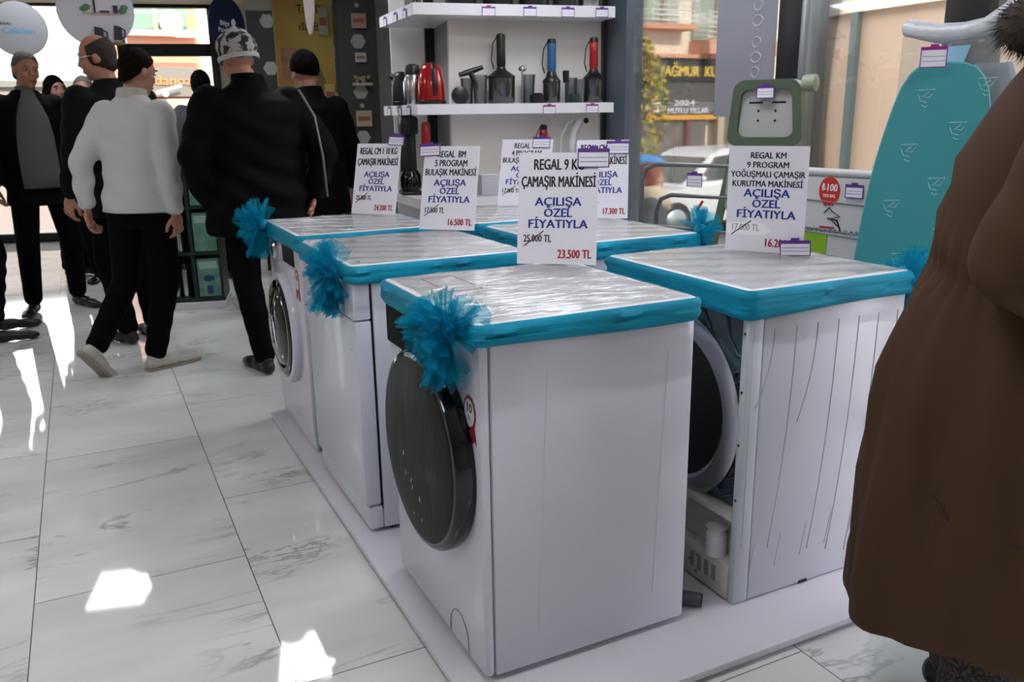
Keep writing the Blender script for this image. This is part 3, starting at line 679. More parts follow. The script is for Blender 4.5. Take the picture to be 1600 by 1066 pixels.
# chopper accessories
t = thing('blender_accessories', 'set of clear beaker and black blender attachments right of the red kettle', 'kitchen gadget', sh(.345, .13, 1.36), yaw)
clear_cup(t, .055, .0, .035, .045, .165); clear_cup(t, -.01, .06, .03, .04, .15)
b = MB(); b.lathe([(.05, 0), (.05, .03), (.03, .04)], 20, (0, 0, 0), Matrix.Translation((-.075, -.02, .05)) @ Matrix.Rotation(PI / 2, 4, 'X')); b.build('lid', M_black, t, 40)
b = MB(); b.tube([(-.07, .0, .165), (0, 0, .185), (.075, 0, .21)], [.014, .018, .012], 10); b.tube([(.0, 0, .18), (.03, -.01, .11), (.035, -.01, .08)], [.018, .014, .01], 10); b.build('cutter', M_black, t, 60)
def blender_set(s, label, bodym, bowlr, bowlh, topz, cup=True, hm=None):
    t = thing('hand_blender', label, 'blender', sh(s, .14, 1.36), yaw, 'hand blender sets on the middle shelf')
    b = MB(); b.lathe([(bowlr * .9, 0), (bowlr, .01), (bowlr * 1.02, bowlh), (bowlr * .98, bowlh), (bowlr * .92, .012)], 28); b.build('bowl', clear_mat('smoky_bowl', 'b8b8bc', .1, .08, .3, '5b5b60'), t, 50)
    b = MB(); b.lathe([(bowlr * .3, .008), (bowlr * .3, bowlh * .8), (.006, bowlh * .9)], 16); b.build('blade_hub', M_steel, t, 50)
    b = MB(); b.lathe([(bowlr * 1.06, bowlh + .0005), (bowlr * 1.06, bowlh + .014), (bowlr * .75, bowlh + .03), (.03, bowlh + .05), (.026, bowlh + .065)], 28); b.build('bowl_lid', M_black, t, 50)
    z0 = bowlh + .066
    b = MB(); b.lathe([(.024, z0), (.028, z0 + .02), (.026, (z0 + topz) / 2), (.027, topz - .03), (.022, topz - .006), (.012, topz)], 20); hb = b.build('motor_handle', bodym, t, 60)
    b = MB(); b.lathe([(.0275, topz - .028), (.028, topz - .022), (.0235, topz - .004)], 20); b.build('end_cap', M_black if hm is None else hm, hb, 60)
    b = MB(); b.tube([(-.02, 0, topz - .01), (-.05, .0, topz - .06), (-.06, 0, topz - .15), (-.045, 0, topz - .2), (-.055, -.01, z0 + .02)], .0035, 8); b.build('cord', M_black, t, 180)
    return t
blender_set(.535, 'black hand blender standing on its big smoky chopper bowl', M_black, .08, .145, .40)
t = thing('blender_accessories', 'steel whisk, beaker and black lid between the black and blue blenders', 'kitchen gadget', sh(.70, .12, 1.36), yaw)
b = MB(); b.tube([(-.04, 0, .0), (-.04, 0, .18)], .006, 8); b.ell((-.04, 0, .2), (.026, .026, .018)); b.build('masher', M_steel, t, 60)
clear_cup(t, .015, .06, .032, .042, .17)
b = MB(); b.lathe([(.042, 0), (.045, .045), (.03, .06)], 18, (.04, -.03, 0)); b.build('lid', M_black, t, 40)
blender_set(.85, 'blue hand blender standing on a clear chopper bowl', mat('blue_handle', '2d5f8e', .3, .2), .052, .12, .375)
t = thing('blender_accessories', 'upside-down black cup and small beakers between the blue and red blenders', 'kitchen gadget', sh(.965, .12, 1.36), yaw)
b = MB(); b.tube([(-.03, 0, 0), (-.03, 0, .12)], .005, 8); b.lathe([(.018, .12), (.02, .16), (.02, .19)], 16, (-.03, 0, 0)); b.build('masher', M_black, t, 40)
clear_cup(t, .02, .05, .03, .038, .15); clear_cup(t, .06, -.0, .03, .036, .14)
b = MB(); b.lathe([(.025, 0), (.03, .05)], 16, (.0, -.06, 0)); b.build('lid', mat('dark_green_plastic', '26332f', .4), t, 40)
blender_set(1.12, 'bright red hand blender on a clear chopper bowl, last on the shelf', mat('red_handle', 'a3121a', .2, .1, coat=.5), .062, .135, .385)
# top shelf items (only their lower parts show)
def pot(s, d, r, h, m, label, name='cooking_pot', cat='pot'):
    t = thing(name, label, cat, sh(s, d, 1.905), yaw)
    b = MB(); b.lathe([(r * .93, 0), (r, .012), (r, h), (r * .97, h), (r * .9, .02)], 26); b.build('body', m, t, 50)
    b = MB(); b.lathe([(r * 1.0, h + .0005), (r * .9, h + .015), (.02, h + .03), (.018, h + .05), (.004, h + .055)], 26); b.build('lid', m, t, 50)
    b = MB()
    for sg in (-1, 1): b.tube([(sg * r * .97, -.03, h * .7), (sg * (r + .03), -.02, h * .72), (sg * (r + .03), .02, h * .72), (sg * r * .97, .03, h * .7)], .006, 8)
    b.build('handle', M_black, t, 180)
pot(.30, .14, .09, .16, M_dark, 'dark pot on the top shelf nearest its corner')
pot(.52, .14, .09, .15, M_dark, 'dark pot on the top shelf, second from its corner')
pot(.74, .14, .09, .17, M_black, 'black pot on the top shelf over the whisk')
pot(.93, .14, .07, .18, mat('dark_green_enamel', '1b2a26', .3), 'dark greenish pot on the top shelf over the blue blender')
pot(1.09, .14, .07, .15, M_steel, 'steel pot on the top shelf near the grey column')
t = thing('french_press', 'steel and glass coffee press on the top shelf\'s short side', 'coffee maker', sh(.05, .35, 1.905), yaw)
b = MB(); b.lathe([(.05, 0), (.052, .01), (.052, .17), (.045, .172)], 24); b.build('body', M_steel, t, 50)
b = MB(); b.lathe([(.054, .173), (.05, .19), (.012, .2), (.012, .23)], 24); b.build('lid', M_steel, t, 50)
b = MB(); b.tube([(.0, -.05, .03), (0, -.09, .06), (0, -.09, .14), (0, -.05, .165)], .007, 8); b.build('handle', M_black, t, 180)
# lowest visible shelf
t = thing('coffee_machine', 'tall black coffee machine behind the 24.200 TL price card', 'coffee machine', sh(.0, .40, .82), yaw)
b = MB(); b.box((0, 0, .012), (.13, .16, .024), .01); b.build('base', M_black, t)
b = MB(); b.box((0, .045, .2), (.10, .06, .35), .012); b.build('column', M_black, t)
b = MB(); b.lathe([(.06, .03), (.066, .05), (.066, .12), (.05, .14), (.05, .15)], 24, (0, -.02, 0)); b.build('jug', M_gloss, t, 50)
b = MB(); b.box((0, 0, .42), (.11, .15, .11), .02); b.tube([(0, .02, .474), (0, .02, .56)], [.04, .03], 14); b.build('head', M_black, t)
t = thing('hand_mixer', 'slim red stick gadget beside the tall black coffee machine', 'kitchen gadget', sh(.07, .16, .82), yaw)
b = MB(); b.lathe([(.035, 0), (.038, .02), (.02, .05), (.016, .2), (.018, .27)], 18); b.build('foot_piece', M_redk, t, 60)
b = MB(); b.lathe([(.022, .2705), (.028, .3), (.028, .42), (.02, .44)], 18); b.build('handle', mat('red_plastic', 'a01519', .3), t, 60)
t = thing('storage_box', 'pale grey box on the lowest shelf right of the 16.500 TL card', 'box', sh(.44, .16, .82), yaw)
b = MB(); b.box((0, 0, .06), (.10, .12, .12), .006); b.build('body', mat('pale_box', 'b7b7bf', .5), t); b = MB(); b.box((0, 0, .1235), (.104, .124, .006), .002); b.build('lid', M_plast, t)
t = thing('sauce_bottle', 'slim bottle with red cap beside the pale grey box', 'bottle', sh(.53, .12, .82), yaw)
b = MB(); b.lathe([(.018, 0), (.02, .01), (.02, .13), (.012, .15)], 16); b.build('body', mat('pale_bottle', 'c9b8a8', .4), t, 50)
b = MB(); b.lathe([(.02, .1505), (.02, .175), (.015, .178)], 16); b.build('cap', M_redk, t, 50)
t = thing('hand_blender', 'red and black hand blender behind the purple tag of the 4-program card', 'blender', sh(.80, .15, .82), yaw)
b = MB(); b.lathe([(.03, 0), (.032, .02), (.016, .04), (.015, .22)], 18); b.build('shaft', M_steel, t, 60)
b = MB(); b.lathe([(.02, .2205), (.026, .25), (.027, .36), (.022, .385)], 18); b.build('motor_handle', mat('red_handle', 'a3121a', .2), t, 60)
b = MB(); b.lathe([(.0225, .3855), (.024, .4), (.016, .415)], 18); b.build('end_cap', M_black, t, 60)
b = MB(); b.tube([(-.02, 0, .40), (-.05, 0, .34), (-.055, 0, .2), (-.04, 0, .05)], .0035, 8); b.build('cord', M_redk, t, 180)
t = thing('garment_steamer', 'white hand steamer with curved neck right of the red blender', 'steamer', sh(.99, .15, .82), yaw)
b = MB(); b.lathe([(.05, 0), (.05, .03), (.035, .12), (.03, .22)], 20); b.build('body', M_plast, t, 60)
b = MB(); b.tube([(.0, 0, .215), (-.005, 0, .30), (.01, 0, .38), (.04, 0, .43), (.075, -.01, .445)], [.026, .022, .022, .024, .026], 12); b.build('neck', M_plast, t, 180)
b = MB(); b.tube([(-.03, 0, .06), (-.08, 0, .2), (-.075, 0, .34), (-.03, 0, .42), (.02, 0, .445)], .006, 8); b.build('hose', M_plast, t, 180)
b = MB(); b.ell((.075, -.035, .435), (.018, .008, .018)); b.build('nozzle', M_dark, t, 180)

# ------------------------------------------------------------------ laundry goods by the street window
def frame_ring(b, w0, w1, z0, z1, t, th, M, r=.04):
    """trapezoid ring standing in local XZ: w0 wide at z0, w1 wide at z1"""
    def outl(k):
        P = rrect(-.5, .5, 0, 1, .16, 5); out = []
        for x, y in P:
            z = z0 + k + (z1 - z0 - 2 * k) * y; w = (w0 + (w1 - w0) * (z - z0) / (z1 - z0)) - 2 * k; out.append((x * w, z))
        return out
    o, i = outl(0), outl(t)
    b.loft([[(x, -th / 2, z) for x, z in o], [(x, th / 2, z) for x, z in o], [(x, th / 2, z) for x, z in i], [(x, -th / 2, z) for x, z in i], [(x, -th / 2, z) for x, z in o]], False, M)
    return i
M_green = mat('olive_green_plastic', '4d5b49', .38, bump=(80, .1))
M_green2 = mat('pale_green_plastic', '8b9a82', .4)
t = thing('folding_step_stool', 'tall olive green plastic folding stand with pale panel and dotted insert, behind the dryer sign', 'step stool', (2.60, 2.80, 0), rad(-66))
b = MB(); inn = frame_ring(b, .335, .285, 1.15, 1.42, .038, .05, None); f = b.build('upper_frame', M_green, t, 40)
b = MB(); b.prism([(x, z) for x, z in inn], .012, Matrix(((1, 0, 0, 0), (0, 0, 1, -.004), (0, 1, 0, 0), (0, 0, 0, 1)))); pn = b.build('panel', mat('pale_grey_panel', 'a9a9a6', .45), f, 0)
b = MB()
for sx in (-.037, .037):
    for z in (1.255, 1.295): b.ell((sx, -.0055, z), (.006, .003, .006), None, 1)
for sx in (-.05, .05):
    b.bb(sx - .03, sx + .03, -.0055, -.0035, 1.325, 1.332)
b.build('dot', M_dark, pn, 0)
b = MB(); b.lathe([(.03, 0), (.033, .01), (.033, .05), (.02, .056)], 18, (0, 0, 0), Matrix.Translation((.155, -.02, 1.40)) @ Matrix.Rotation(PI / 2, 4, 'Y')); b.build('knob', M_green2, t, 40)
b = MB(); inn2 = frame_ring(b, .36, .31, .86, 1.14, .03, .04, Matrix.Translation((0, .02, 0))); f2 = b.build('seat_frame', M_green2, t, 40)
b = MB(); b.prism([(x, z) for x, z in inn2], .01, Matrix(((1, 0, 0, 0), (0, 0, 1, .016), (0, 1, 0, 0), (0, 0, 0, 1)))); b.build('seat_panel', mat('sage_panel', '74806a', .45), f2, 0)
for s in (-1, 1):
    b = MB(); b.loft([[(s * (.155 + .16 * (1.12 - z) / 1.12) + dx, dy + .03 - .10 * (1.12 - z), z) for dx, dy in ((-.016, -.012), (.016, -.012), (.016, .012), (-.016, .012))] for z in (1.12, .8, .4, 0)]); b.build('leg', M_green, t, 0)
    b = MB(); b.loft([[(s * .14 + dx, dy + .065 + .22 * (1.12 - z), z) for dx, dy in ((-.014, -.012), (.014, -.012), (.014, .012), (-.014, .012))] for z in (1.12, .5, 0)]); b.build('leg', M_green, t, 0)
price_tag('purple price tag hanging on the pale panel of the green folding stand', tuple(Matrix.Translation((2.60, 2.80, 0)) @ Matrix.Rotation(rad(-66), 4, 'Z') @ Vector((.0, -.032, 1.345))), (0, 0, rad(-66)), .075, .05)
# grey tube drying rack
t = thing('drying_rack', 'grey metal tube drying rack in front of the street window', 'drying rack', (2.22, 2.80, 0), rad(-68))
M_tube = mat('grey_tube', '6d7073', .35, .5)
def arch(z, off, w0=-.24, w1=.36): return [(w0, off, 0), (w0, off, z - .07), (w0 + .02, off, z - .02), (w0 + .07, off, z), (w1, off, z)]
b = MB(); b.tube(arch(1.085, 0) + [(.36, 0, 0)], .011, 10); b.build('front_frame', M_tube, t, 60)
b = MB(); b.tube(arch(.955, .06, -.20, .34) + [(.34, .06, 0)], .010, 10); b.build('rear_frame', M_tube, t, 60)
for z in (.83, .6, .36):
    b = MB(); b.tube([(-.235, .0, z), (.355, 0, z - .01)], .006, 8); b.build('rail', M_tube, t, 60)
b = MB(); b.tube([(-.235, 0, .82), (-.2, .06, .82)], .012, 8); b.build('joint', M_black, t, 60)
b = MB(); b.tube([(.06, -.013, .945), (.035, -.014, .90)], .006, 8); b.build('red_clip', mat('red_clip', 'b5231c', .4), t, 60)
price_tag('purple price tag hanging from the top rail of the grey drying rack', tuple(Matrix.Translation((2.22, 2.80, 0)) @ Matrix.Rotation(rad(-68), 4, 'Z') @ Vector((.02, -.014, 1.0))), (0, 0, rad(-68)), .07, .055)
# wrapped white folded airer with stickers
RA = rad(-78)
t = thing('folded_airer', 'white folded clothes airer pack with red round and green square stickers', 'clothes airer', (2.47, 2.30, 0), RA)
M_airer = mat('airer_white', 'b9b9ba', .4)
b = MB(); b.bb(-.30, .30, -.012, .02, .1, 1.055, .006); pk = b.build('body', M_airer, t)
b = MB(); b.tube([(-.30, -.0, 1.10), (-.26, 0, 1.08), (-.1, 0, 1.072), (.30, 0, 1.068)], .015, 12); b.build('top_tube', mat('tube_white', 'c9c9c9', .3), t, 60)
for z in (.965, .86, .845, .72):
    b = MB(); b.tube([(-.30, -.013, z + .012), (.30, -.013, z - .012)], .003, 6); b.build('wire', M_grey, pk, 60)
for s in (-.27, .27):
    b = MB(); b.tube([(s, -.0, 0), (s, 0, .1)], .012, 10); b.build('leg', M_tube, t, 60)
b = MB(); b.prism([(.042 * math.cos(2 * PI * i / 30), .052 * math.sin(2 * PI * i / 30)) for i in range(30)], .001, Matrix(((1, 0, 0, .0), (0, 0, 1, -.0146), (0, 1, 0, 1.005), (0, 0, 0, 1))))
st = b.build('round_sticker', mat('sticker_red', 'c4281c', .5), pk, 0)
text('₺100', M_paper, st, .062, .027, (0, -.0148, 1.005), name='lettering', bold=.03); text('’DEN BAŞ', M_paper, st, .05, .012, (0, -.0148, .982), name='lettering')
b = MB(); b.bb(-.125, .005, -.0146, -.0125, .71, .845); sq = b.build('green_sticker', mat('sticker_green', '7fae1c', .5), pk, 0)
b = MB(); hx = .02
b.tube([(hx - .035, -.014, .925), (hx - .015, -.014, .945), (hx + .0, -.014, .93), (hx + .03, -.014, .915), (hx - .01, -.014, .905), (hx + .03, -.014, .875)], .002, 6)
b.tube([(hx - .02, -.014, .905), (hx + .02, -.014, .90), (hx + .035, -.014, .865)], .003, 6); b.build('running_logo', M_dark, pk, 60)
b = MB(); b.bb(hx - .05, hx + .01, -.0142, -.0125, .868, .874); b.bb(hx - .04, hx + .0, -.0142, -.0125, .952, .957); b.build('red_bar', M_red, pk, 0)
text('ÜTÜ MASASI', M_dark, pk, .22, .013, (.03, -.0135, .853), name='lettering')
price_tag('purple price tag on the white folded airer beside the red round sticker', tuple(Matrix.Translation((2.47, 2.30, 0)) @ Matrix.Rotation(RA, 4, 'Z') @ Vector((.10, -.017, .985))), (0, 0, RA), .07, .048)
# turquoise ironing board
RB = rad(-52)
t = thing('ironing_board', 'turquoise ironing board with white iron motifs leaning upright by the window', 'ironing board', (2.37, 1.89, 0), 0)
t.rotation_euler = (Matrix.Rotation(RB, 3, 'Z') @ Matrix.Rotation(rad(-3), 3, 'X') @ Matrix.Rotation(rad(3), 3, 'Y')).to_euler()
prof = [(.03, .155), (.12, .18), (.4, .19), (.75, .19), (.95, .183), (1.1, .172), (1.2, .158), (1.3, .14), (1.36, .125), (1.4, .105), (1.425, .08), (1.437, .045)]
P = [(w, z) for z, w in prof] + [(-w, z) for z, w in reversed(prof)]
b = MB()
for k, (sc, y) in enumerate(((.95, -.02), (1.0, -.014), (1.0, .008), (.96, .014))): pass
b.loft([[(x * s, y, .72 + (z - .72) * (1 - (1 - s) * .35)) for x, z in P] for s, y in ((.93, -.022), (.98, -.019), (1.0, -.012), (1.0, .008), (.96, .014))])
M_teal = mat('turquoise_cover', '30898f', .6, bump=(4, .15))
pad = b.build('padded_cover', M_teal, t, 40)
for (x, z) in ((-.05, 1.33), (.055, 1.235), (-.075, 1.16), (.02, 1.06), (-.10, .98), (.06, .90), (-.05, .81), (.10, .74), (.115, 1.37), (.12, 1.10), (-.13, .70)):
    q = .024; b = MB()
    for pts in ([(-1, .75), (1.1, .95), (.5, -.1), (-.35, -.1), (.4, .6)], [(-.9, .2), (-.5, -.6), (.3, -.75)], [(-.3, -1.1), (.15, -1.35), (.4, -1.2)]):
        b.tube([(x + u * q, -.0222 , z + v * q) for u, v in pts], .0011, 5)
    b.build('iron_motif', mat('motif_pale', 'a6cdd2', .6), pad, 60)
b = MB(); b.tube([(-.09, .03, 1.2), (-.12, .05, .6), (-.15, .06, .012)], .011, 8); b.tube([(.09, .03, 1.2), (.12, .05, .6), (.15, .06, .012)], .011, 8); b.build('folded_legs', M_tube, t, 60)
price_tag('pink and purple price tag standing on top of the turquoise ironing board', (2.395, 1.87, 1.415), (0, 0, rad(-52)), .075, .062, M_magenta)
# second board in a bag
t = thing('bagged_ironing_board', 'pale blue ironing board in a clear plastic bag with rolled top, by the window', 'ironing board', (2.80, 2.06, 0), rad(-86))
b = MB(); b.tube([(-.235, -.02, 1.585), (-.22, -.02, 1.58), (-.10, -.022, 1.55), (.0, -.022, 1.545), (.08, -.02, 1.555), (.16, -.02, 1.60), (.27, -.018, 1.63)], [.016, .031, .034, .034, .034, .036, .036], 14)
b.build('rolled_top', mat('rolled_film', 'b9bcc2', .3, bump=(30, .6)), t, 180)
b = MB()
def fb(u, v):
    x = -.235 + .5 * u; z = .02 + 1.53 * v
    return (x, -.035 + .008 * math.sin(x * 40 + z * 3) * (1 - v * .5) + .006 * math.sin(z * 11 + x * 9), z)
b.grid(fb, 30, 40); b.build('bag', clear_mat('bag_film', 'f5f5f5', .05, .18, .32, 'b4b6ba', bump=(10, .6, (1, 1, 3))), t, 180)
b = MB(); b.loft([[(.10 + w * k, y, z) for w, z in ((-.12, .02), (-.17, .3), (-.17, .9), (-.13, 1.25), (-.06, 1.44), (.06, 1.44), (.13, 1.25), (.16, .9), (.16, .3), (.12, .02))] for k, y in ((.95, -.012), (1, -.006), (1, .016), (.95, .02))]); b.build('padded_cover', mat('pale_blue_cover', '8d9bab', .6), t, 40)
b = MB(); b.loft([[(-.02 + .06 * math.cos(a) * k, -.048 + .01 * math.sin(a), 1.50 - .05 * j) for a in (0, 1, 2, 3.1, 4.2, 5.2)] for j, k in ((0, 1.1), (1, .8), (2, .6))]); b.build('blue_tape', mat('blue_tape', '8db9d6', .35), t, 60)
# window poster and things on the glass
b = MB(); b.bb(3.026, 3.03, 3.235, 3.66, 1.27, 2.38); po = tag(b.build('window_poster', clear_mat('poster_paper', 'b0b2ba', .0, .4, .72, 'a9aab4', fres=.1), None, 0), 'grey translucent poster hanging on the street window, seen from its back', 'poster')
b = MB()
for k, z in enumerate((1.86, 1.79, 1.72, 1.62, 1.55, 1.48)):
    w = (.035, .03, .035, .03, .035, .028)[k]; pts = [(3.0256, 3.36 + w * math.cos(2 * PI * i / 16), z + .024 * math.sin(2 * PI * i / 16)) for i in range(17)]
    b.tube(pts, .004, 5, False)
b.build('faint_print', mat('faint_lilac', 'aaa8b8', .6), po, 0)

# ------------------------------------------------------------------ hanging round signs
def disc(label, c, rz, r, m, back=None):
    t = thing('hanging_sign', label, 'sign', c, rz, 'round signs hanging from the ceiling')
    b = MB(); n = 48
    b.prism([(r * math.cos(2 * PI * i / n), r * math.sin(2 * PI * i / n)) for i in range(n)], .006, Matrix(((1, 0, 0, 0), (0, 0, 1, 0), (0, 1, 0, 0), (0, 0, 0, 1)))); d = b.build('disc', m, t, 40)
    b = MB(); b.tube([(0, .003, r), (0, .003, CEIL - c[2])], .0012, 5); b.build('string', M_plast, t, 0)
    return t, d
t, d = disc('white round sign, coloured grey as if backlit, with blue word hanging at far left before the bright window', (-.275, 7.35, 1.94), .05, .19, mat('sign_backlit_grey', '88888b', .6))  # white disc with its backlit shade put into a grey base colour
text('Cebilon', mat('sign_blue', '3f86ab', .6), d, .20, .045, (.0, -.001, -.03)); text('REGAL', M_dark, d, .09, .018, (-.085, -.001, .03))
t, d = disc('large white round sign picturing kettles, hanging at top left', (.187, 5.6, 1.897), -.02, .20, mat('sign_white', 'c7c5cf', .6))
b = MB(); b.bb(-.07, .13, -.004, .0, -.02, -.012); b.build('printed_shelf', mat('print_tan', 'b59a85', .6), d, 0)
for x, z, s in ((.0, -.125, 1.0), (.10, -.11, .85)):
    b = MB(); b.prism([(x - .028 * s, z - .055 * s), (x + .028 * s, z - .055 * s), (x + .024 * s, z + .03 * s), (x - .018 * s, z + .04 * s)], .003, Matrix(((1, 0, 0, 0), (0, 0, -1, -.001), (0, 1, 0, 0), (0, 0, 0, 1))))
    b.tube([(x + .024 * s, -.003, z + .02 * s), (x + .045 * s, -.003, z + .01 * s), (x + .043 * s, -.003, z - .03 * s), (x + .026 * s, -.003, z - .045 * s)], .004, 6); b.build('printed_kettle', mat('print_navy', '2b2f42', .6), d, 0)
b = MB()
b.bb(.09, .115, -.004, 0, -.012, .03); b.bb(.02, .07, -.004, 0, -.012, .0); b.bb(-.01, .0, -.004, 0, -.012, .06)
b.build('printed_jars', mat('print_navy', '2b2f42', .6), d, 0)
for pp in (((-.06, .008), (-.045, .018)), ((.14, .0), (.15, .02))):
  b = MB()
  for x, z in pp: b.ell((x, -.002, z), (.022, .003, .016), None, 2)
  b.build('printed_plant', mat('print_green', '4e7a58', .6), d, 60)
b = MB(); b.ell((.10, -.002, -.175), (.035, .003, .012)); b.build('printed_bowl', mat('print_wood', '8a6a4c', .6), d, 60)
t, d = disc('dark navy round sign with white logo hanging over the camouflage cap', (1.13, 7.05, 1.985), .72, .205, mat('sign_navy', '16223d', .5))
text('Bilge', M_paper, d, .1, .035, (-.03, -.001, -.005)); text('Pazarlama', M_paper, d, .21, .035, (.0, -.001, -.055))
b = MB(); b.ell((.07, -.001, .02), (.026, .002, .03)); b.tube([(.07, -.001, .0), (.07, -.001, -.02)], .006, 6); b.build('tree_logo', M_paper, d, 60)
disc('pinkish white round sign hanging almost edge-on above the black beanie', (.985, 3.95, 1.865), rad(-98), .215, mat('sign_pink', 'd0b3ae', .6))

# ------------------------------------------------------------------ dark display wall with hexagons, at the back
DA = rad(-14)
t = thing('display_wall', 'black display wall with white hexagon lamps and a yellow poster panel', 'display', (1.36, 7.55, 0), DA)
M_dw = mat('display_black', '1c1f1c', .5)
b = MB(); b.bb(0, .21, .0, .04, 0, 2.15, .002); b.build('side_board', M_dw, t, 0)
b = MB(); b.bb(.21, .70, .22, .25, 0, 2.44); b.build('back_board', mat('poster_ochre', 'b07a28', .6, vary=(1.2, 'b9a24a', .35, .6)), t, 0)
b = MB(); b.bb(.70, .73, -.18, .22, 0, 2.46); b.build('inner_side', M_dw, t, 0)
b = MB(); b.bb(.73, 1.04, -.18, -.15, 0, 2.46); b.build('column_board', mat('display_grey', '30332f', .5), t, 0)
b = MB(); b.bb(0, .21, -.01, .05, 2.15, 2.46); b.build('header', mat('header_grey', '8a8880', .6), t, 0)
M_hex = mat('hexagon_white', 'a4a59f', .6)
def hexa(x, y, z, r, side=False):
    b = MB(); P = [(r * math.cos(rad(60 * i)), r * math.sin(rad(60 * i))) for i in range(6)]
    M = Matrix(((1, 0, 0, x), (0, 0, -1, y), (0, 1, 0, z), (0, 0, 0, 1))) if not side else Matrix(((0, 0, -1, x), (1, 0, 0, y), (0, 1, 0, z), (0, 0, 0, 1)))
    b.prism(P, .012, M); b.build('hexagon_lamp', M_hex, t, 0)
for z in (2.07, 1.70, 1.3): hexa(.165, -.0, z, .06)
for z in (2.30, 1.90, 1.50, 1.13): hexa(.885, -.18, z, .062)
for z in (2.24, 1.83, 1.45): hexa(.70, .0, z, .055, True)
for z in (2.18, 1.39): hexa(.89, -.18, z, .02)
text('Tad Bir', mat('poster_brown', '5a3a1c', .6), t, .26, .07, (.53, .2185, 2.16)); text('da Bir', MATS['poster_brown'], t, .24, .07, (.53, .2185, 2.02))
b = MB(); b.bb(.25, .38, .214, .2195, 1.62, 1.88); b.build('poster_picture', mat('poster_pink', 'b08a70', .6, vary=(9, '9c5a38')), t, 0)
b = MB(); b.ell((.56, .217, 1.66), (.03, .003, .05)); b.ell((.57, .217, 1.45), (.06, .003, .22)); b.build('poster_figure', mat('poster_olive', '7b6c34', .6), t, 60)
def gift(label, x, z, w, h, m, d=.05, y=-.18):
    p = Matrix.Translation((1.36, 7.55, 0)) @ Matrix.Rotation(DA, 4, 'Z') @ Vector((x, y - d / 2 - .002, z))
    g = thing('gift_box', label, 'box', p, DA, 'small boxes on the hexagon display')
    b = MB(); b.bb(-w / 2, w / 2, -d / 2, d / 2, 0, h, .003); b.build('body', m, g, 0)
    b = MB(); b.bb(-w * .38, w * .38, -d / 2 - .0015, -d / 2, h * .35, h * .65); b.build('printed_band', mat('print_rust', '8f5a3a', .6), g, 0)
M_cream = mat('box_cream', 'b3a78f', .6); M_pinkb = mat('box_blush', 'ab8f80', .6)
gift('blush gift box on the hexagon column, uppermost', .90, 2.0, .12, .115, M_pinkb)
gift('small white gift box on the hexagon column, in the middle', .90, 1.735, .09, .075, mat('box_white', 'b6b4ae', .6))
gift('cream gift box on the hexagon column, lowest', .90, 1.22, .13, .13, M_cream)
gift('tall yellowish card pack beside the yellow poster', .64, 1.40, .09, .18, mat('box_yellow', 'b7a763', .6), .03, .215)
gift('tall whitish card pack at the top of the yellow poster', .62, 1.98, .08, .22, mat('box_pearl', 'a8a294', .6), .03, .215)
p = Matrix.Translation((1.36, 7.55, 0)) @ Matrix.Rotation(DA, 4, 'Z') @ Vector((.90, -.25, 1.55))
g = thing('flower_tray', 'little tray with pale flowers on the hexagon column', 'tray', p, DA)
b = MB(); b.bb(-.08, .08, -.045, .065, 0, .02, .003); b.build('tray', mat('tray_white', 'b9b4aa', .6), g, 0)
b = MB(); rnd = random.Random(5)
for k in range(9): b.ell((rnd.uniform(-.06, .06), rnd.uniform(-.03, .03), rnd.uniform(.03, .07)), (.018, .018, .018), None, 1)
b.build('flowers', mat('pale_flowers', 'a89f7e', .7), g, 60)

# ------------------------------------------------------------------ green merchandiser
GA = rad(-14)
t = thing('display_stand', 'dark green sales stand with steel tubes on its left side and boxes on its right', 'display stand', (.615, 6.22, 0), GA)
M_dg = mat('stand_green', '0e2a20', .45)
b = MB(); b.bb(-.22, .20, -.02, .36, 0, .05, .004); b.build('plinth', M_plast, t, 0)
b = MB(); b.bb(-.012, .012, 0, .34, .051, 1.08); b.bb(-.20, -.012, .30, .34, .051, 1.08); b.bb(.176, .188, 0, .34, .051, 1.08); b.bb(.012, .176, .30, .34, .051, 1.08); b.bb(-.21, -.195, .0, .34, .051, 1.08); b.build('frame', M_dg, t, 0)
for z in (.06, .38, .70, 1.04):
    b = MB(); b.bb(-.194, -.0125, .0, .299, z, z + .02); b.bb(.0125, .1755, .0, .299, z, z + .02); b.build('shelf', M_dg, t, 0)
RG = Matrix.Translation((.615, 6.22, 0)) @ Matrix.Rotation(GA, 4, 'Z')
for k, (z, lb) in enumerate(((.082, 'green product box with a blue picture, lowest in the green stand'), (.402, 'pale green product box in the middle of the green stand'), (.722, 'pale green product box at the top of the green stand'))):
    g = thing('product_box', lb, 'box', RG @ Vector((.094, .09, z)), GA, 'boxes in the green stand')
    b = MB(); b.bb(-.076, .076, -.075, .2, 0, .27, .003); bx = b.build('body', mat('box_mint', '6f9a8a', .5, vary=(14, '4f7d6e')), g, 0)
    b = MB(); b.bb(-.06, .06, -.0765, -.0752, .2, .25); b.build('title_panel', mat('box_mint_pale', '9fb8ac', .5), bx, 0)
    if k == 0:
        b = MB(); b.ell((-.0, -.076, .13), (.04, .002, .022)); b.bb(-.02, .02, -.077, -.0752, .02, .08); b.build('picture', mat('pic_blue', '22406c', .5), bx, 0)
for k, (x, z, lb) in enumerate(((-.13, .082, 'steel tube on the lowest level of the green stand, left'), (-.07, .082, 'steel tube on the lowest level of the green stand, right'), (-.14, .402, 'steel tube on the middle level of the green stand, left'), (-.08, .402, 'steel tube on the middle level of the green stand, right'))):
    g = thing('steel_flask', lb, 'flask', RG @ Vector((x, .05, z)), GA, 'steel tubes in the green stand')
    b = MB(); b.lathe([(.02, 0), (.022, .01), (.022, .19), (.018, .2)], 16); b.build('body', M_steel, g, 50)
    b = MB(); b.lathe([(.019, .2005), (.019, .23), (.015, .235)], 16); b.build('cap', M_black, g, 50)
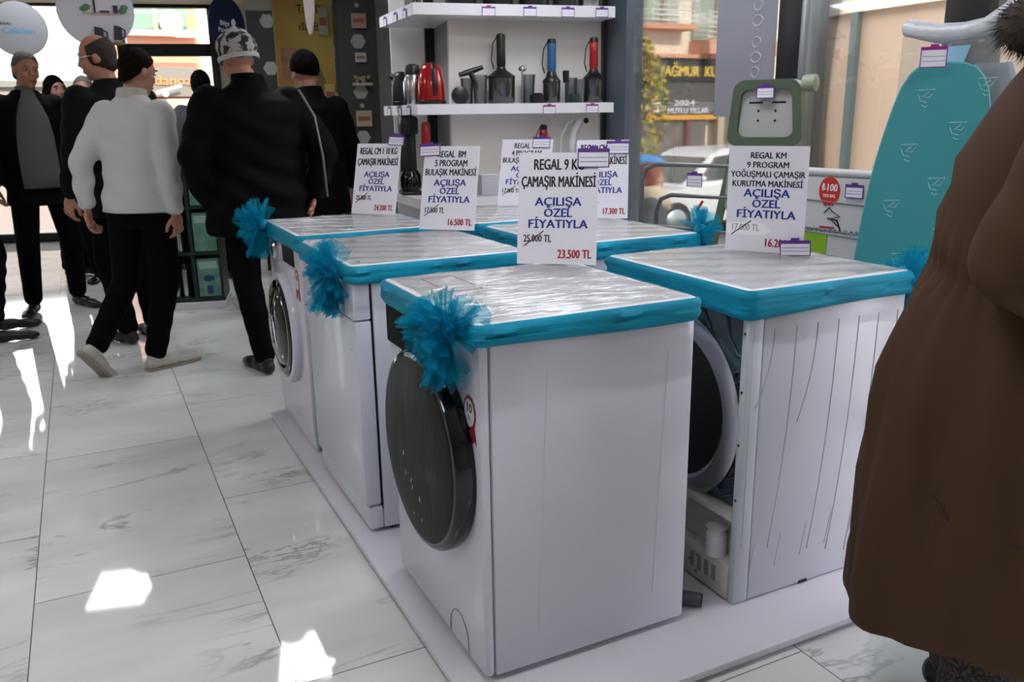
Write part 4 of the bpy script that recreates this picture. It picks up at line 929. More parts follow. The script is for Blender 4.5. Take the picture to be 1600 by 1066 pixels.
for x, lb, m in ((-.12, 'white upright tube on top of the green stand', M_plast), (-.06, 'beige upright tube on top of the green stand', mat('tube_beige', 'a39482', .5))):
    g = thing('packaging_tube', lb, 'tube', RG @ Vector((x, .12, 1.062)), GA, 'tubes on the green stand')
    b = MB(); b.lathe([(.022, 0), (.022, .23)], 16); b.build('body', m, g, 50)
    b = MB(); b.lathe([(.024, .2305), (.024, .25), (.02, .255)], 16); b.build('cap', M_black, g, 50)
g = thing('small_price_card', 'small white price card on top of the green stand', 'sign', RG @ Vector((.07, .10, 1.062)), GA - .2)
b = MB(); b.bb(-.05, .05, -.002, .002, 0, .16); b.build('card', M_paper, g, 0)
for z, w in ((.13, .02), (.10, .04), (.07, .07)):
    b = MB(); b.bb(-w / 2, w / 2, -.003, -.0018, z, z + .014); b.build('printed_line', M_grey, g, 0)
b = MB(); b.bb(-.01, .03, -.003, -.0018, .02, .04); b.build('printed_price', M_red, g, 0)
g = thing('red_box', 'red and white carton beside the green stand, behind the white sweater', 'box', (.42, 6.62, 0), GA)
b = MB(); b.bb(-.06, .06, -.05, .05, .0, .92, .003); b.build('body', mat('carton_red', '8e1a22', .5), g, 0); b = MB(); b.bb(-.05, .05, -.0515, -.0503, .2, .7); b.build('title_panel', M_plast, g, 0)

# ------------------------------------------------------------------ people
M_skin = mat('skin', 'a87660', .5); M_skin2 = mat('skin_ruddy', '9c6b55', .5)
M_eye = mat('eye_white', '8d8883', .3); M_iris = mat('iris_dark', '1d130e', .2); M_lip = mat('lip', '86504a', .5)
def ik(a, c, l1, l2, pole):
    a, c, pole = Vector(a), Vector(c), Vector(pole); d = c - a; L = d.length; mx = (l1 + l2) * .998
    if L > mx: c = a + d * (mx / L); d = c - a; L = mx
    x = (L * L + l1 * l1 - l2 * l2) / (2 * L); h = math.sqrt(max(l1 * l1 - x * x, 0)); n = d.normalized()
    p = pole - n * pole.dot(n); p = p.normalized() if p.length > 1e-5 else Vector((0, 1, 0))
    return a + n * x + p * h, c
def ellring(c, rx, ry, U, n=20): return [U(Vector((c[0] + rx * math.cos(2 * PI * i / n), c[1] + ry * math.sin(2 * PI * i / n), c[2]))) for i in range(n)]
def hand_shapes(b, w, d, nrm, sgn, S, curl=28):
    """palm, four unequal bent fingers and a side thumb; d runs from wrist to fingertips, nrm out of the palm"""
    d = Vector(d).normalized(); nrm = Vector(nrm); nrm = (nrm - d * nrm.dot(d)).normalized(); s = d.cross(nrm) * sgn
    R = Matrix((s, nrm, d)).transposed()
    b.ell(w + d * .045 * S, (.040 * S, .015 * S, .052 * S), R, 3)
    for off, ln, a0 in ((-.029, .062, 8), (-.010, .075, 4), (.010, .08, 2), (.029, .072, 0)):
        p = w + d * .085 * S + s * off * S; ang = rad(a0); pr = [(p.copy(), .0092 * S)]
        for k, f in enumerate((.44, .32, .24)):
            ang += rad(curl * (1 if k else .8)); v = d * math.cos(ang) + nrm * math.sin(ang) + s * off * 2.2
            p = p + v.normalized() * ln * f * S; pr.append((p.copy(), (.0088, .008, .0068)[k] * S))
        b.chain(pr, 8, 1)
    p = w + d * .03 * S + s * .034 * S; pr = [(p, .012 * S)]
    p = p + (d * .75 + s * .55 + nrm * .35).normalized() * .04 * S; pr.append((p, .0105 * S))
    p = p + (d * .95 + s * .1 + nrm * .4).normalized() * .032 * S; pr.append((p, .008 * S)); b.chain(pr, 8, 1)
def person(label, loc, head_deg, H, top, trou, shoe, hair, k=1.0, lean=0, side=0, twist=0, face=(0, 0, 0), toes=None, wrists=None, hem=.80, skin=None,
           shirt=None, hairstyle='short', collar=None, sleeve=1.0, hands=(1, 1), legs_w=1.0, lapel=False, soles=None, neckcol=None, outer=None, shoulder=1.0):
    S = H / 1.75; a = rad(head_deg); skin = skin or M_skin
    t = thing('person', label, 'person', loc, -a)
    fw = Vector((math.sin(a), math.cos(a), 0)); rt = Vector((math.cos(a), -math.sin(a), 0)); L0 = Vector(loc)
    def toloc(p): q = Vector(p) - L0; return Vector((q.dot(rt), q.dot(fw), q.z))
    hip = Vector((0, 0, .93 * S)); RU = Matrix.Rotation(-rad(twist), 3, 'Z') @ Matrix.Rotation(-rad(lean), 3, 'X') @ Matrix.Rotation(rad(side), 3, 'Y')
    def U(p):
        p = Vector(p); z = p.z / S; f = min(1, max(0, (z - .78) / .25)); f = f * f * (3 - 2 * f)
        return p.lerp(hip + RU @ (p - hip), f)
    hips = {s: Vector((s * .095 * S, 0, .92 * S)) for s in (-1, 1)}
    legs = {}; shoesM = {}
    for s in (-1, 1):
        if toes and toes.get(s): tp, fd, pit = toes[s]; tp = toloc(tp); fd = fd - head_deg
        else: tp, fd, pit = Vector((s * .11 * S, .13 * S, 0)), s * 9, 0
        M = Matrix.Translation(tp) @ Matrix.Rotation(-rad(fd), 4, 'Z') @ Matrix.Rotation(-rad(pit), 4, 'X') @ Matrix.Scale(S, 4)
        shoesM[s] = M; ank = M @ Vector((0, -.15, .085)); fdv = Vector((math.sin(rad(fd)), math.cos(rad(fd)), 0))
        kn, _ = ik(hips[s], ank, .425 * S, .43 * S, fdv * .6 + Vector((s * .08, 1, 0))); legs[s] = (hips[s], kn, ank)
    arms = {}
    for s in (-1, 1):
        sh_ = U(Vector((s * .185 * shoulder * (1 + (k - 1) * .5) * S, -.005, 1.41 * S)))
        if wrists and wrists.get(s): w = toloc(wrists[s][0]); pole = wrists[s][1] if len(wrists[s]) > 1 else (s * .5, -1, 0)
        else: w = sh_ + Vector((s * .07 * k * S, .03 * S, -.525 * S)); pole = (s * .3, -1, 0)
        el, w = ik(sh_, w, .29 * S, .25 * S, Vector(pole)); arms[s] = (sh_, el, w)
    HM = Matrix.Translation(U(Vector((0, .0, 1.49 * S)))) @ (RU.to_4x4() @ Matrix.Rotation(-rad(face[0]), 4, 'Z') @ Matrix.Rotation(-rad(face[1]), 4, 'X') @ Matrix.Rotation(rad(face[2]), 4, 'Y')) @ Matrix.Scale(S, 4)
    hc = Vector((0, .022, .135))
    I4 = lambda p: Vector(p)
    # one continuous body
    b = MB()
    b.loft([ellring((0, y * S, z * S), rx * S * .9, ry * S * .9, U) for z, rx, ry, y in ((.84, .15, .10, 0), (.95, .16, .11, 0), (1.1, .135, .095, 0), (1.25, .155, .105, 0), (1.38, .165, .10, 0), (1.44, .12, .075, 0), (1.50, .06, .058, 0))])
    b.cone(U(Vector((0, -.005, 1.42 * S))), HM @ Vector((0, .008, .07)), .062 * S, .055 * S, 16)
    for s in (-1, 1):
        h_, kn, an = legs[s]; b.chain([(h_, .08 * S), (kn, .052 * S), (an, .036 * S)], 12, 2); b.ell(an + (shoesM[s] @ Vector((0, -.06, .035)) - an) * .6, (.024 * S, .035 * S, .02 * S))
        s_, el, w = arms[s]; b.chain([(s_ + Vector((-s * .03, 0, -.015)) * S, .042 * S), (el, .037 * S), (w, .028 * S)], 12, 2)
    for c_, r_ in ((hc + Vector((0, -.010, .028)), (.074, .094, .098)), (hc + Vector((0, .022, -.045)), (.056, .066, .066)), (hc + Vector((0, .056, -.092)), (.024, .020, .018)), (hc + Vector((0, .088, -.018)), (.013, .022, .016)), (hc + Vector((0, .084, .006)), (.008, .014, .026)),
                   (hc + Vector((0, .068, .034)), (.052, .02, .013)), (hc + Vector((0, .076, -.058)), (.026, .012, .010)), (hc + Vector((.038, .052, -.02)), (.026, .028, .022)), (hc + Vector((-.038, .052, -.02)), (.026, .028, .022)),
                   (hc + Vector((.077, -.008, -.005)), (.009, .020, .032)), (hc + Vector((-.077, -.008, -.005)), (.009, .020, .032))):
        b.ell(c_, r_, None, 3, HM)
    b = remesh(b, .0095 * S, 2, .4)
    for s, on in ((-1, hands[0]), (1, hands[1])):
        if on:
            s_, el, w = arms[s]; d = (w - el).normalized(); nrm = Vector((-s, .25, 0)); hand_shapes(b, w, (d + Vector((0, .15, -.25))).normalized(), nrm, -s, S)
    b.build('body', skin, t, 180)
    # face
    for sx in (-1, 1):
        e = MB(); e.ell(hc + Vector((sx * .031, .0735, .012)), (.012, .0095, .0065), None, 2, HM); eo = e.build('eye', M_eye, t, 180)
        e = MB(); e.ell(hc + Vector((sx * .031, .0815, .012)), (.0056, .0028, .0056), None, 2, HM); e.build('iris', M_iris, eo, 180)
    e = MB(); e.ell(hc + Vector((0, .0875, -.055)), (.022, .004, .004), None, 2, HM); e.ell(hc + Vector((0, .0865, -.0625)), (.017, .004, .004), None, 2, HM); e.build('mouth', M_lip, t, 180)
    # hair
    if hair is not None:
        b = MB(); cc = hc + Vector((0, -.012, .03))
        if hairstyle in ('short', 'bald', 'long', 'mid'):
            b.ell(cc, (.0805, .1005, .1045), None, 3); b.ell(hc + Vector((0, -.052, -.028)), (.064, .05, .058), None, 3)
            if hairstyle == 'long':
                for s in (-1, 1): b.ell(hc + Vector((s * .06, -.02, -.06)), (.032, .06, .12), None, 3)
                b.ell(hc + Vector((0, -.06, -.08)), (.08, .05, .12), None, 3)
            if hairstyle == 'mid':
                for s in (-1, 1): b.ell(hc + Vector((s * .07, .0, -.03)), (.028, .055, .09), None, 3)
                b.ell(hc + Vector((0, -.06, -.04)), (.085, .055, .1), None, 3)
            b = remesh(b, .008, 2)
            for v in b.bm.verts: v.co += Vector((random.uniform(-1, 1), random.uniform(-1, 1), random.uniform(-1, 1))) * .0026
            cut(b, hc + Vector((0, .066, .052)), (0, .9, -.45))
            if hairstyle == 'short': cut(b, hc + Vector((0, -.014, .002)), (0, .72, -.69))
            if hairstyle == 'bald': cut(b, hc + Vector((0, -.02, .085)), (0, .35, 1)); cut(b, hc + Vector((0, .035, .0)), (0, 1, .0))
        elif hairstyle == 'beanie':
            b.ell(cc + Vector((0, 0, .005)), (.089, .108, .112), None, 3); cut(b, hc + Vector((0, .09, .035)), (0, .38, -1))
        elif hairstyle == 'cap':
            b.ell(cc + Vector((0, -.005, .012)), (.092, .112, .112), None, 4)
            for v in b.bm.verts: v.co += Vector((v.co.x, v.co.y, 0)) * (.06 * math.sin(v.co.z * 70 + v.co.x * 25)) + Vector((0, 0, .006 * math.sin(v.co.x * 60) * math.sin(v.co.y * 50)))
            cut(b, hc + Vector((0, .09, .02)), (0, .25, -1))
        for v in b.bm.verts: v.co = HM @ v.co
        nm = {'beanie': 'beanie', 'cap': 'camouflage_cap'}.get(hairstyle, 'hair')
        b.build(nm, hair, t, 180)
        if hairstyle == 'cap':
            b = MB(); z0 = .03
            ring = lambda z, e: [HM @ (cc + Vector(((.088 + e) * math.cos(2 * PI * i / 32), (.108 + e) * math.sin(2 * PI * i / 32) , z - .03 + .02 * math.sin(2 * PI * i / 32)))) for i in range(32)]
            b.loft([ring(-.012, .003), ring(-.012, .007), ring(.012, .008), ring(.012, .003)], False); b.build('cap_band', mat('cap_band_white', 'a9a9a6', .8), t, 60)
    if hairstyle not in ('beanie', 'cap', 'bald_none'):
        e = MB()
        for sx in (-1, 1): e.ell(hc + Vector((sx * .032, .083, .035)), (.019, .006, .004), None, 2, HM)
        e.build('eyebrows', hair or M_iris, t, 180)
    # upper garment
    b = MB()
    rings = [(hem, .205, .150, 0), (.95, .195, .145, 0), (1.08, .178, .133, 0), (1.2, .185, .138, 0), (1.32, .198, .138, -.004), (1.40, .185 * shoulder, .118, -.006), (1.445, .14, .095, -.005), (1.475, .10, .08, -.004), (1.505, .074, .074, 0)]
    rings = [r for r in rings if r[0] >= hem]
    b.loft([ellring((0, y * S, z * S), rx * S * (1 + (k - 1) * (1 if z < 1.42 else .3)), ry * S * (1 + (k - 1) * (1 if z < 1.42 else .3)), U, 28) for z, rx, ry, y in rings])
    for s in (-1, 1):
        s_, el, w = arms[s]; kk = (1 + (k - 1) * .6) * sleeve
        b.chain([(s_ + Vector((-s * .03, 0, -.012)) * S, .083 * S * (.6 + .4 * kk)), (el, .061 * S * kk), (w + (el - w) * .12, .047 * S * kk)], 16, 2)
    if collar:
        b.cone(U(Vector((0, -.008, 1.45 * S))), U(Vector((0, -.002, (1.49 + .05 * collar) * S))), .088 * S, .078 * S, 20)
    b = remesh(b, .0125 * S, 4, .5)
    for v in b.bm.verts:                                       # soft cloth folds
        z = v.co.z / S; f = .0045 * S * math.sin(z * 46 + v.co.x * 21 + math.sin(v.co.y * 19) * 2) * (1.2 if .85 < z < 1.1 else .55) * (k ** 2)
        r_ = Vector((v.co.x, v.co.y, 0)); v.co += r_.normalized() * f if r_.length > .02 else Vector()
    cl = b.build({'jacket': 'jacket', 'shirt': 'shirt'}[outer or 'jacket'], top, t, 180)
    if shirt:                                                  # shirt front between the lapels
        b = MB()
        b.loft([ellring((0, yo * k * S, z * S), rx * S, ry * S, U, 28) for z, rx, ry, yo in ((.86, .115, .03, .148), (.95, .118, .03, .142), (1.08, .118, .03, .132), (1.2, .112, .03, .137), (1.32, .095, .034, .130), (1.40, .072, .04, .095), (1.46, .062, .06, .035), (1.50, .062, .064, .012), (1.525, .062, .064, .010))]); b.build('shirt', shirt, t, 180)
        b = MB(); b.loft([[U(Vector((x * S, (y + .012) * S, z * S))) for x, y in ((-.016, .125), (.016, .125), (.0, .139))] for z in (.92, 1.0)], True); b.build('shirt_placket', shirt, t, 180)
    if neckcol:
        b = MB(); b.loft([ellring((0, 0, z * S), r * S, r * S, U, 20) for z, r in ((1.48, .083), (1.53, .076), (1.535, .070), (1.49, .075))], False); b.build('collar', neckcol, t, 60)
    # trousers and shoes
    b = MB(); b.loft([ellring((0, 0, z * S), rx * S, ry * S, U) for z, rx, ry in ((.80, .12, .10), (.88, .172, .125), (.97, .172, .125), (1.03, .155, .11))])
    for s in (-1, 1):
        h_, kn, an = legs[s]; b.chain([(h_ + Vector((0, 0, -.02)), .098 * S * legs_w), (kn, .075 * S * legs_w), (an + (kn - an) * .05, .06 * S * legs_w)], 16, 2)
    b = remesh(b, .0125 * S, 3)
    for v in b.bm.verts:
        f = .004 * math.sin(v.co.z * 60 + v.co.y * 25) * (1 if v.co.z < .45 * S else .4); v.co.y += f
    b.build('trousers', trou, t, 180)
    for s in (-1, 1):
        b = MB(); M = shoesM[s]
        for c_, r_ in (((0, -.17, .04), (.036, .045, .04)), ((0, -.08, .038), (.037, .085, .038)), ((0, .02, .032), (.042, .07, .032)), ((0, .06, .027), (.038, .055, .027)), ((0, -.15, .075), (.04, .05, .04))): b.ell(c_, r_, None, 3)
        b = remesh(b, .008, 2); cut(b, (0, 0, .004), (0, 0, -1))
        for v in b.bm.verts: v.co = M @ v.co
        so = b.build('shoe', shoe, t, 180)
        if soles:
            P = [(.040 * math.cos(x), .0) for x in (0,)]
            out = [(.037, -.19), (.040, -.1), (.042, 0), (.04, .05), (.026, .1), (0, .118), (-.026, .1), (-.04, .05), (-.042, 0), (-.040, -.1), (-.037, -.19), (-.022, -.213), (.022, -.213)]
            b = MB(); b.prism(out, .016, Matrix.Translation((0, 0, 0))); 
            for v in b.bm.verts: v.co = M @ v.co
            b.build('sole', soles, so, 40)
    return t, U, HM, S, arms

M_suit = cloth('dark_suit', '0c0d0f', .8, bump=(60, .2)); M_blk = cloth('black_jacket', '070708', .7, bump=(9, .5)); M_blk2 = cloth('black_coat', '060607', .8, bump=(14, .4))
M_trou = cloth('black_trousers', '08080a', .85, bump=(50, .2)); M_shoe = mat('black_shoe', '0b0b0c', .4)
M_hairg = mat('grey_hair', '55544f', .8, bump=(120, .8)); M_hairb = cloth('brown_hair', '140e0a', .7, bump=(140, .8)); M_hairbl = cloth('dark_hair', '0b0908', .7, bump=(140, .8))
person('grey-haired person in dark suit and open grey shirt standing at far left', (-.27, 6.76, 0), 170, 1.75, M_suit, M_trou, M_shoe, M_hairg, k=1.04, face=(-14, 6, -4), shirt=cloth('grey_shirt', '5b5c5d', .8, bump=(30, .3)), skin=M_skin2, hem=.74,
       toes={1: ((-.44, 6.52, 0), 190, 0), -1: ((-.06, 6.70, 0), 150, 0)})
person('balding person with glasses in a charcoal jacket, head turned left, behind the white sweater', (.20, 5.46, 0), -28, 1.76, cloth('charcoal_jacket', '121315', .75, bump=(30, .3)), M_trou, M_shoe, mat('thin_hair', '2a211b', .8, bump=(140, .8)), k=1.12, face=(-52, 10, 0), hairstyle='bald', hem=.76, collar=.4, shoulder=1.1)
t, U_, HM_, S_, arms_ = person('person in white sweater and black trousers stepping away with white sneakers', (.25, 4.84, 0), 38, 1.655, mat('white_sweater', 'bdbdbd', .85, bump=(22, .45)), M_trou, mat('white_sneaker', 'b4b1a8', .6), M_hairb, k=1.05, lean=5, face=(22, 10, 0), outer='shirt',
       hem=.88, toes={1: ((.36, 4.80, 0), 68, 0), -1: ((-.03, 4.74, 0), 52, 52)}, wrists={1: ((.405, 4.70, .83), (.4, -1, 0)), -1: ((-.0, 4.93, .86), (-.4, -1, 0))}, soles=mat('sneaker_sole', '8d867a', .7), neckcol=mat('white_collar', 'b3b0ab', .8))
person('person in bulky black jacket and camouflage cap, back turned, beside the far washer', (.79, 4.50, 0), -12, 1.715, M_blk, cloth('dark_trousers', '0a0b0d', .85), M_shoe, mat('camo_print', '9b9b99', .85, vary=(26, '1b1b1d', .47, .53)), k=1.36, face=(-12, 20, 0), hairstyle='cap', hem=.74, collar=1.0, shoulder=1.08,
       toes={-1: ((.70, 4.52, 0), -14, 0), 1: ((.98, 4.55, 0), -6, 0)}, wrists={-1: ((.555, 4.47, .88), (-1, -.4, 0)), 1: ((1.075, 4.47, .90), (1, -.5, 0))}, sleeve=1.05)
person('person in black coat and beanie seen from behind, between bulky jacket and shelf', (1.33, 5.46, 0), -14, 1.69, M_blk2, M_trou, M_shoe, cloth('black_beanie', '040405', .9, bump=(60, .6)), k=1.14, face=(-6, 8, 0), hairstyle='beanie', hem=.72, collar=.9, shoulder=1.06)
person('person in a grey jacket with dark hair, mostly hidden behind the bulky black jacket', (.93, 7.35, 0), 20, 1.67, cloth('grey_jacket', '4c4f53', .85, bump=(40, .2)), M_trou, M_shoe, M_hairbl, k=1.15, hem=.76)
person('dark-haired person half hidden behind the grey-shirted suit', (-.12, 8.15, 0), 150, 1.66, mat('dark_coat', '202126', .8), M_trou, M_shoe, M_hairbl, hairstyle='mid')
person('grey-haired person glimpsed in front of the balding head', (.10, 7.8, 0), 190, 1.64, mat('dim_coat', '33343a', .8), M_trou, M_shoe, mat('silver_hair', '6a6861', .8, bump=(120, .8)))
person('person cropped by the left edge, only black trousers and shoes showing', (-.66, 6.02, 0), 88, 1.74, M_suit, M_trou, M_shoe, M_hairbl, toes={1: ((-.47, 5.84, 0), 88, 0), -1: ((-.47, 6.2, 0), 80, 0)})
# glasses for the balding person are worn: a part
bald = [o for o in COL.objects if o.name.startswith('person') and o.get('label', '').startswith('balding')][0]
def glasses(t, HM):
    b = MB(); hc = Vector((0, .022, .135))
    for sx in (-1, 1):
        P = [HM @ (hc + Vector((sx * .033 + .022 * math.cos(2 * PI * i / 20), .098, .01 + .017 * math.sin(2 * PI * i / 20)))) for i in range(21)]
        b.tube(P, .0014, 6, False); b.tube([HM @ (hc + Vector((sx * .056, .097, .013))), HM @ (hc + Vector((sx * .078, .03, .015))), HM @ (hc + Vector((sx * .080, -.015, .008)))], .0014, 6)
    b.tube([HM @ (hc + Vector((-.011, .099, .013))), HM @ (hc + Vector((.011, .099, .013)))], .0014, 6)
    b.build('glasses', M_steel, t, 60)
a_ = 1.76 / 1.75
glasses(bald, Matrix.Translation((0, 0, 1.49 * a_)) @ Matrix.Rotation(rad(52), 4, 'Z') @ Matrix.Rotation(-rad(10), 4, 'X') @ Matrix.Scale(a_, 4))
# strap over the black jacket's shoulder
bulky = [o for o in COL.objects if o.get('label', '').startswith('person in bulky')][0]
b = MB(); b.tube([(.20, -.15, 1.43), (.25, -.205, 1.30), (.27, -.225, 1.1), (.285, -.215, .9)], .006, 6); b.build('jacket_piping', mat('reflective_piping', '6c6c6c', .4), bulky, 180)

# person in the brown hooded coat, near right
CX, CY = 1.56, .97
t = thing('person', 'person in long brown hooded coat cropped by the right edge, facing right', 'person', (CX, CY, 0), rad(-140))
M_coat = cloth('brown_coat', '4b382b', .75, bump=(7, .25))
b = MB()
zs = [.295, .31, .36, .42, .5, .56, .62, .68, .74, .8, .86, .91, .95, .985, 1.0, 1.012, 1.03, 1.06, 1.1, 1.15, 1.2, 1.25, 1.3, 1.34, 1.375, 1.405, 1.43, 1.45]
def cp_(z, tab):
    for (z0, v0), (z1, v1) in zip(tab, tab[1:]):
        if z <= z1: f = max(0, (z - z0) / (z1 - z0)); return v0 + (v1 - v0) * f
    return tab[-1][1]
RY = [(.295, .258), (.31, .266), (.5, .262), (.8, .232), (.95, .188), (1.0, .158), (1.06, .168), (1.2, .166), (1.32, .125), (1.40, .085), (1.45, .06)]   # half depth (front-back)
RX = [(.295, .29), (.31, .30), (.55, .295), (.85, .26), (1.0, .20), (1.1, .21), (1.25, .21), (1.34, .175), (1.40, .12), (1.45, .07)]                       # half width
rings = []
for z in zs:
    ring = []
    for i in range(96):
        th = 2 * PI * i / 96; q = .05 if z > 1.04 else .012; rx, ry = [sum(cp_(max(tab[0][0], z + d * q), tab) for d in (-1, -.5, 0, .5, 1)) / 5 for tab in (RX, RY)]
        fl = 0
        if z < 1.0: fl = (.016 * math.sin(th * 6 + z * 3) + .010 * math.sin(th * 11 + 1.7 - z * 5) + .004 * math.sin(th * 23 + z * 9)) * min(1, (1.0 - z) / .25) * (1 if z > .33 else .7)
        g = math.exp(-((z - 1.0) / .05) ** 2) * .008 * math.sin(th * 30) + math.exp(-((z - 1.16) / .14) ** 2) * .006 * math.sin(z * 55 + th * 5)
        yo = .075 * (max(0, (z - 1.0)) / .45) ** 1.3
        hemz = z + (.03 * math.cos(2 * th) if z < .315 else 0)
        ring.append(((rx + fl + g) * math.cos(th), (ry + fl + g) * math.sin(th) + yo, hemz))
    rings.append(ring)
b.loft(rings); coat = b.build('coat', M_coat, t, 180)
b = MB(); b.tube([(.215, .06, 1.0 - .0), (.262, .07, .85), (.298, .08, .65), (.31, .09, .34)], .0028, 6); b.tube([(.24, -.13, .62), (.262, -.10, .585), (.292, -.02, .57), (.302, .05, .575)], .003, 6); b.build('coat_seam', mat('coat_seam', '2c1d14', .8), coat, 180)
b = MB(); shp = (.165, .05, 1.32); elb = (.262, -.035, 1.06); wr = (.20, .19, .99)
pts = [shp, (.225, .03, 1.23), (.255, .0, 1.14), elb, (.25, .06, 1.0), wr]
b.chain([(Vector(p), r) for p, r in zip(pts, (.088, .09, .09, .09, .08, .062))], 24, 3); b.chain([((-.155, .05, 1.32), .085), ((-.23, .03, 1.08), .078), ((-.20, .2, 1.0), .065)], 20, 3)
b = remesh(b, .01, 6)
for v in b.bm.verts: v.co += Vector((v.co.x, v.co.y, 0)).normalized() * (.004 * math.sin(v.co.z * 60 + v.co.y * 30) + .003 * math.sin(v.co.z * 23 - v.co.y * 44))
b.build('sleeves', M_coat, t, 180)
b = MB()
b.loft([ellring((0, -.0, z), rx, ry, lambda p: p) for z, rx, ry in ((.36, .12, .1), (.8, .17, .12), (.95, .15, .1), (1.1, .14, .1), (1.3, .14, .08), (1.38, .09, .06))], M=Matrix.Translation((0, .02, 0)))
for s in (-1, 1):
    b.chain([(Vector((s * .09, 0, .86)), .08), (Vector((s * .1, .02, .48)), .052), (Vector((s * .1, 0, .085)), .038)], 12)
    b.chain([(Vector((s * .14, .05, 1.31)), .05), (Vector((s * .24, .0, 1.07)), .04), (Vector((s * .2, .24, .985)), .028)], 12)
HMc = Matrix.Translation((0, .11, 1.47)) @ Matrix.Rotation(-rad(12), 4, 'X') @ Matrix.Scale(.95, 4); hc = Vector((0, .022, .135))
b.cone((0, .08, 1.41), HMc @ Vector((0, .01, .07)), .06, .052, 16)
for c_, r_ in ((hc + Vector((0, -.010, .028)), (.074, .094, .098)), (hc + Vector((0, .022, -.045)), (.056, .066, .066)), (hc + Vector((0, .062, -.095)), (.026, .022, .018)), (hc + Vector((0, .088, -.018)), (.013, .022, .016)), (hc + Vector((0, .068, .034)), (.052, .02, .013))): b.ell(c_, r_, None, 3, HMc)
b = remesh(b, .011, 2)
for s in (-1, 1): hand_shapes(b, Vector((s * .2, .24, .985)), (-s * .1, .95, -.2), (-s, 0, -.3), -s, .95)
b.build('body', M_skin, t, 180)
b = MB(); b.ell(hc + Vector((0, -.012, .03)), (.085, .105, .108), None, 3); b.ell(hc + Vector((0, -.06, -.05)), (.08, .05, .1), None, 3); b = remesh(b, .009, 2); cut(b, hc + Vector((0, .066, .052)), (0, .9, -.45))
for v in b.bm.verts: v.co = HMc @ v.co
b.build('hair', M_hairb, t, 180)
b = MB()                                                      # hood lying on the back with its fur trim
b.loft([[(r * math.cos(2 * PI * i / 28) * 1.25, yo + r * math.sin(2 * PI * i / 28) * .9, z) for i in range(28)] for z, r, yo in ((1.33, .07, .04), (1.355, .09, .04), (1.385, .095, .045), (1.41, .085, .055), (1.425, .065, .065))]); b.build('hood', M_coat, t, 180)
rnd = random.Random(9); b = MB()
ctr = []
for i in range(60):
    a = 2 * PI * i / 60; ctr.append(Vector((.105 * math.cos(a), .03 + .085 * math.sin(a), 1.415 - .02 * math.sin(a))))
b.tube(ctr + [ctr[0]], .042, 12, False)
for q in range(5200):
    c0 = ctr[rnd.randrange(60)]; d = Vector((rnd.gauss(0, 1), rnd.gauss(0, 1), rnd.gauss(0, 1))).normalized(); p = c0 + d * .038; e = p + (d + Vector((rnd.uniform(-.6, .6), rnd.uniform(-.6, .6), rnd.uniform(-.9, .1)))) * rnd.uniform(.012, .026)
    o_ = d.orthogonal().normalized() * .0011; o2 = d.cross(o_)
    V = [b.bm.verts.new(x) for x in (p + o_, p - o_ * .5 + o2, p - o_ * .5 - o2, e)]
    for f in ((0, 1, 3), (1, 2, 3), (2, 0, 3)): b.bm.faces.new([V[j] for j in f])
b.build('fur_trim', mat('brown_fur', '3a2a20', .9, vary=(30, '241811')), t, 0)
M_tw = mat('tweed', '1f1d1c', .9, vary=(160, '4a4540', .5, .54))
for s in (-1, 1):
    b = MB(); b.chain([((s * .095, 0, .6), .10), ((s * .1, .02, .42), .088), ((s * .1, 0, .09), .07)], 18, 3); b = remesh(b, .014, 2); b.build('trouser_leg', M_tw, t, 180)
    b = MB()
    for c_, r_ in (((s * .1, -.03, .045), (.04, .05, .045)), ((s * .1, .07, .04), (.042, .1, .04)), ((s * .1, .14, .03), (.042, .06, .03)), ((s * .1, 0, .09), (.045, .05, .06))): b.ell(c_, r_, None, 3)
    b = remesh(b, .009, 2); cut(b, (0, 0, .003), (0, 0, -1)); b.build('boot', M_shoe, t, 180)

# ------------------------------------------------------------------ street
ST = -.7
b = MB(); b.bb(-60, 60, 10, 90, ST - .1, ST); b.bb(3.16, 60, -20, 10, ST - .1, ST); st = b.build('street', mat('asphalt', '7d7b78', .9, bump=(30, .2)), None, 0); st['kind'] = 'structure'
person('red-haired person in grey coat and cream scarf walking outside the window', (3.95, 5.52, ST), 118, 1.62, mat('slate_coat', '42494c', .8, bump=(20, .4)), mat('slate_trousers', '2c3034', .8), M_shoe, mat('red_hair', '8a3a1c', .6, bump=(120, .6)), hairstyle='mid', k=1.2, hem=.6, neckcol=mat('cream_scarf', 'cbbba2', .9), collar=.6, skin=mat('pale_skin', 'c29079', .5))
rh = [o for o in COL.objects if o.get('label', '').startswith('red-haired')][0]
b = MB(); b.loft([[(r * math.cos(2 * PI * i / 24) * 1.15, r * math.sin(2 * PI * i / 24) + y, z) for i in range(24)] for z, r, y in ((1.26, .07, .11), (1.32, .12, .06), (1.38, .13, .02), (1.43, .10, .01), (1.45, .08, .01))]); b.build('scarf', MATS['cream_scarf'], rh, 180)
M_cream_w = mat('facade_cream', 'e9dfcb', .9); M_pinkf = mat('facade_salmon', 'd39a7d', .9); M_shopb = mat('shop_black', '2c2b29', .6); M_shopg = mat('shop_glass', '55524d', .25)
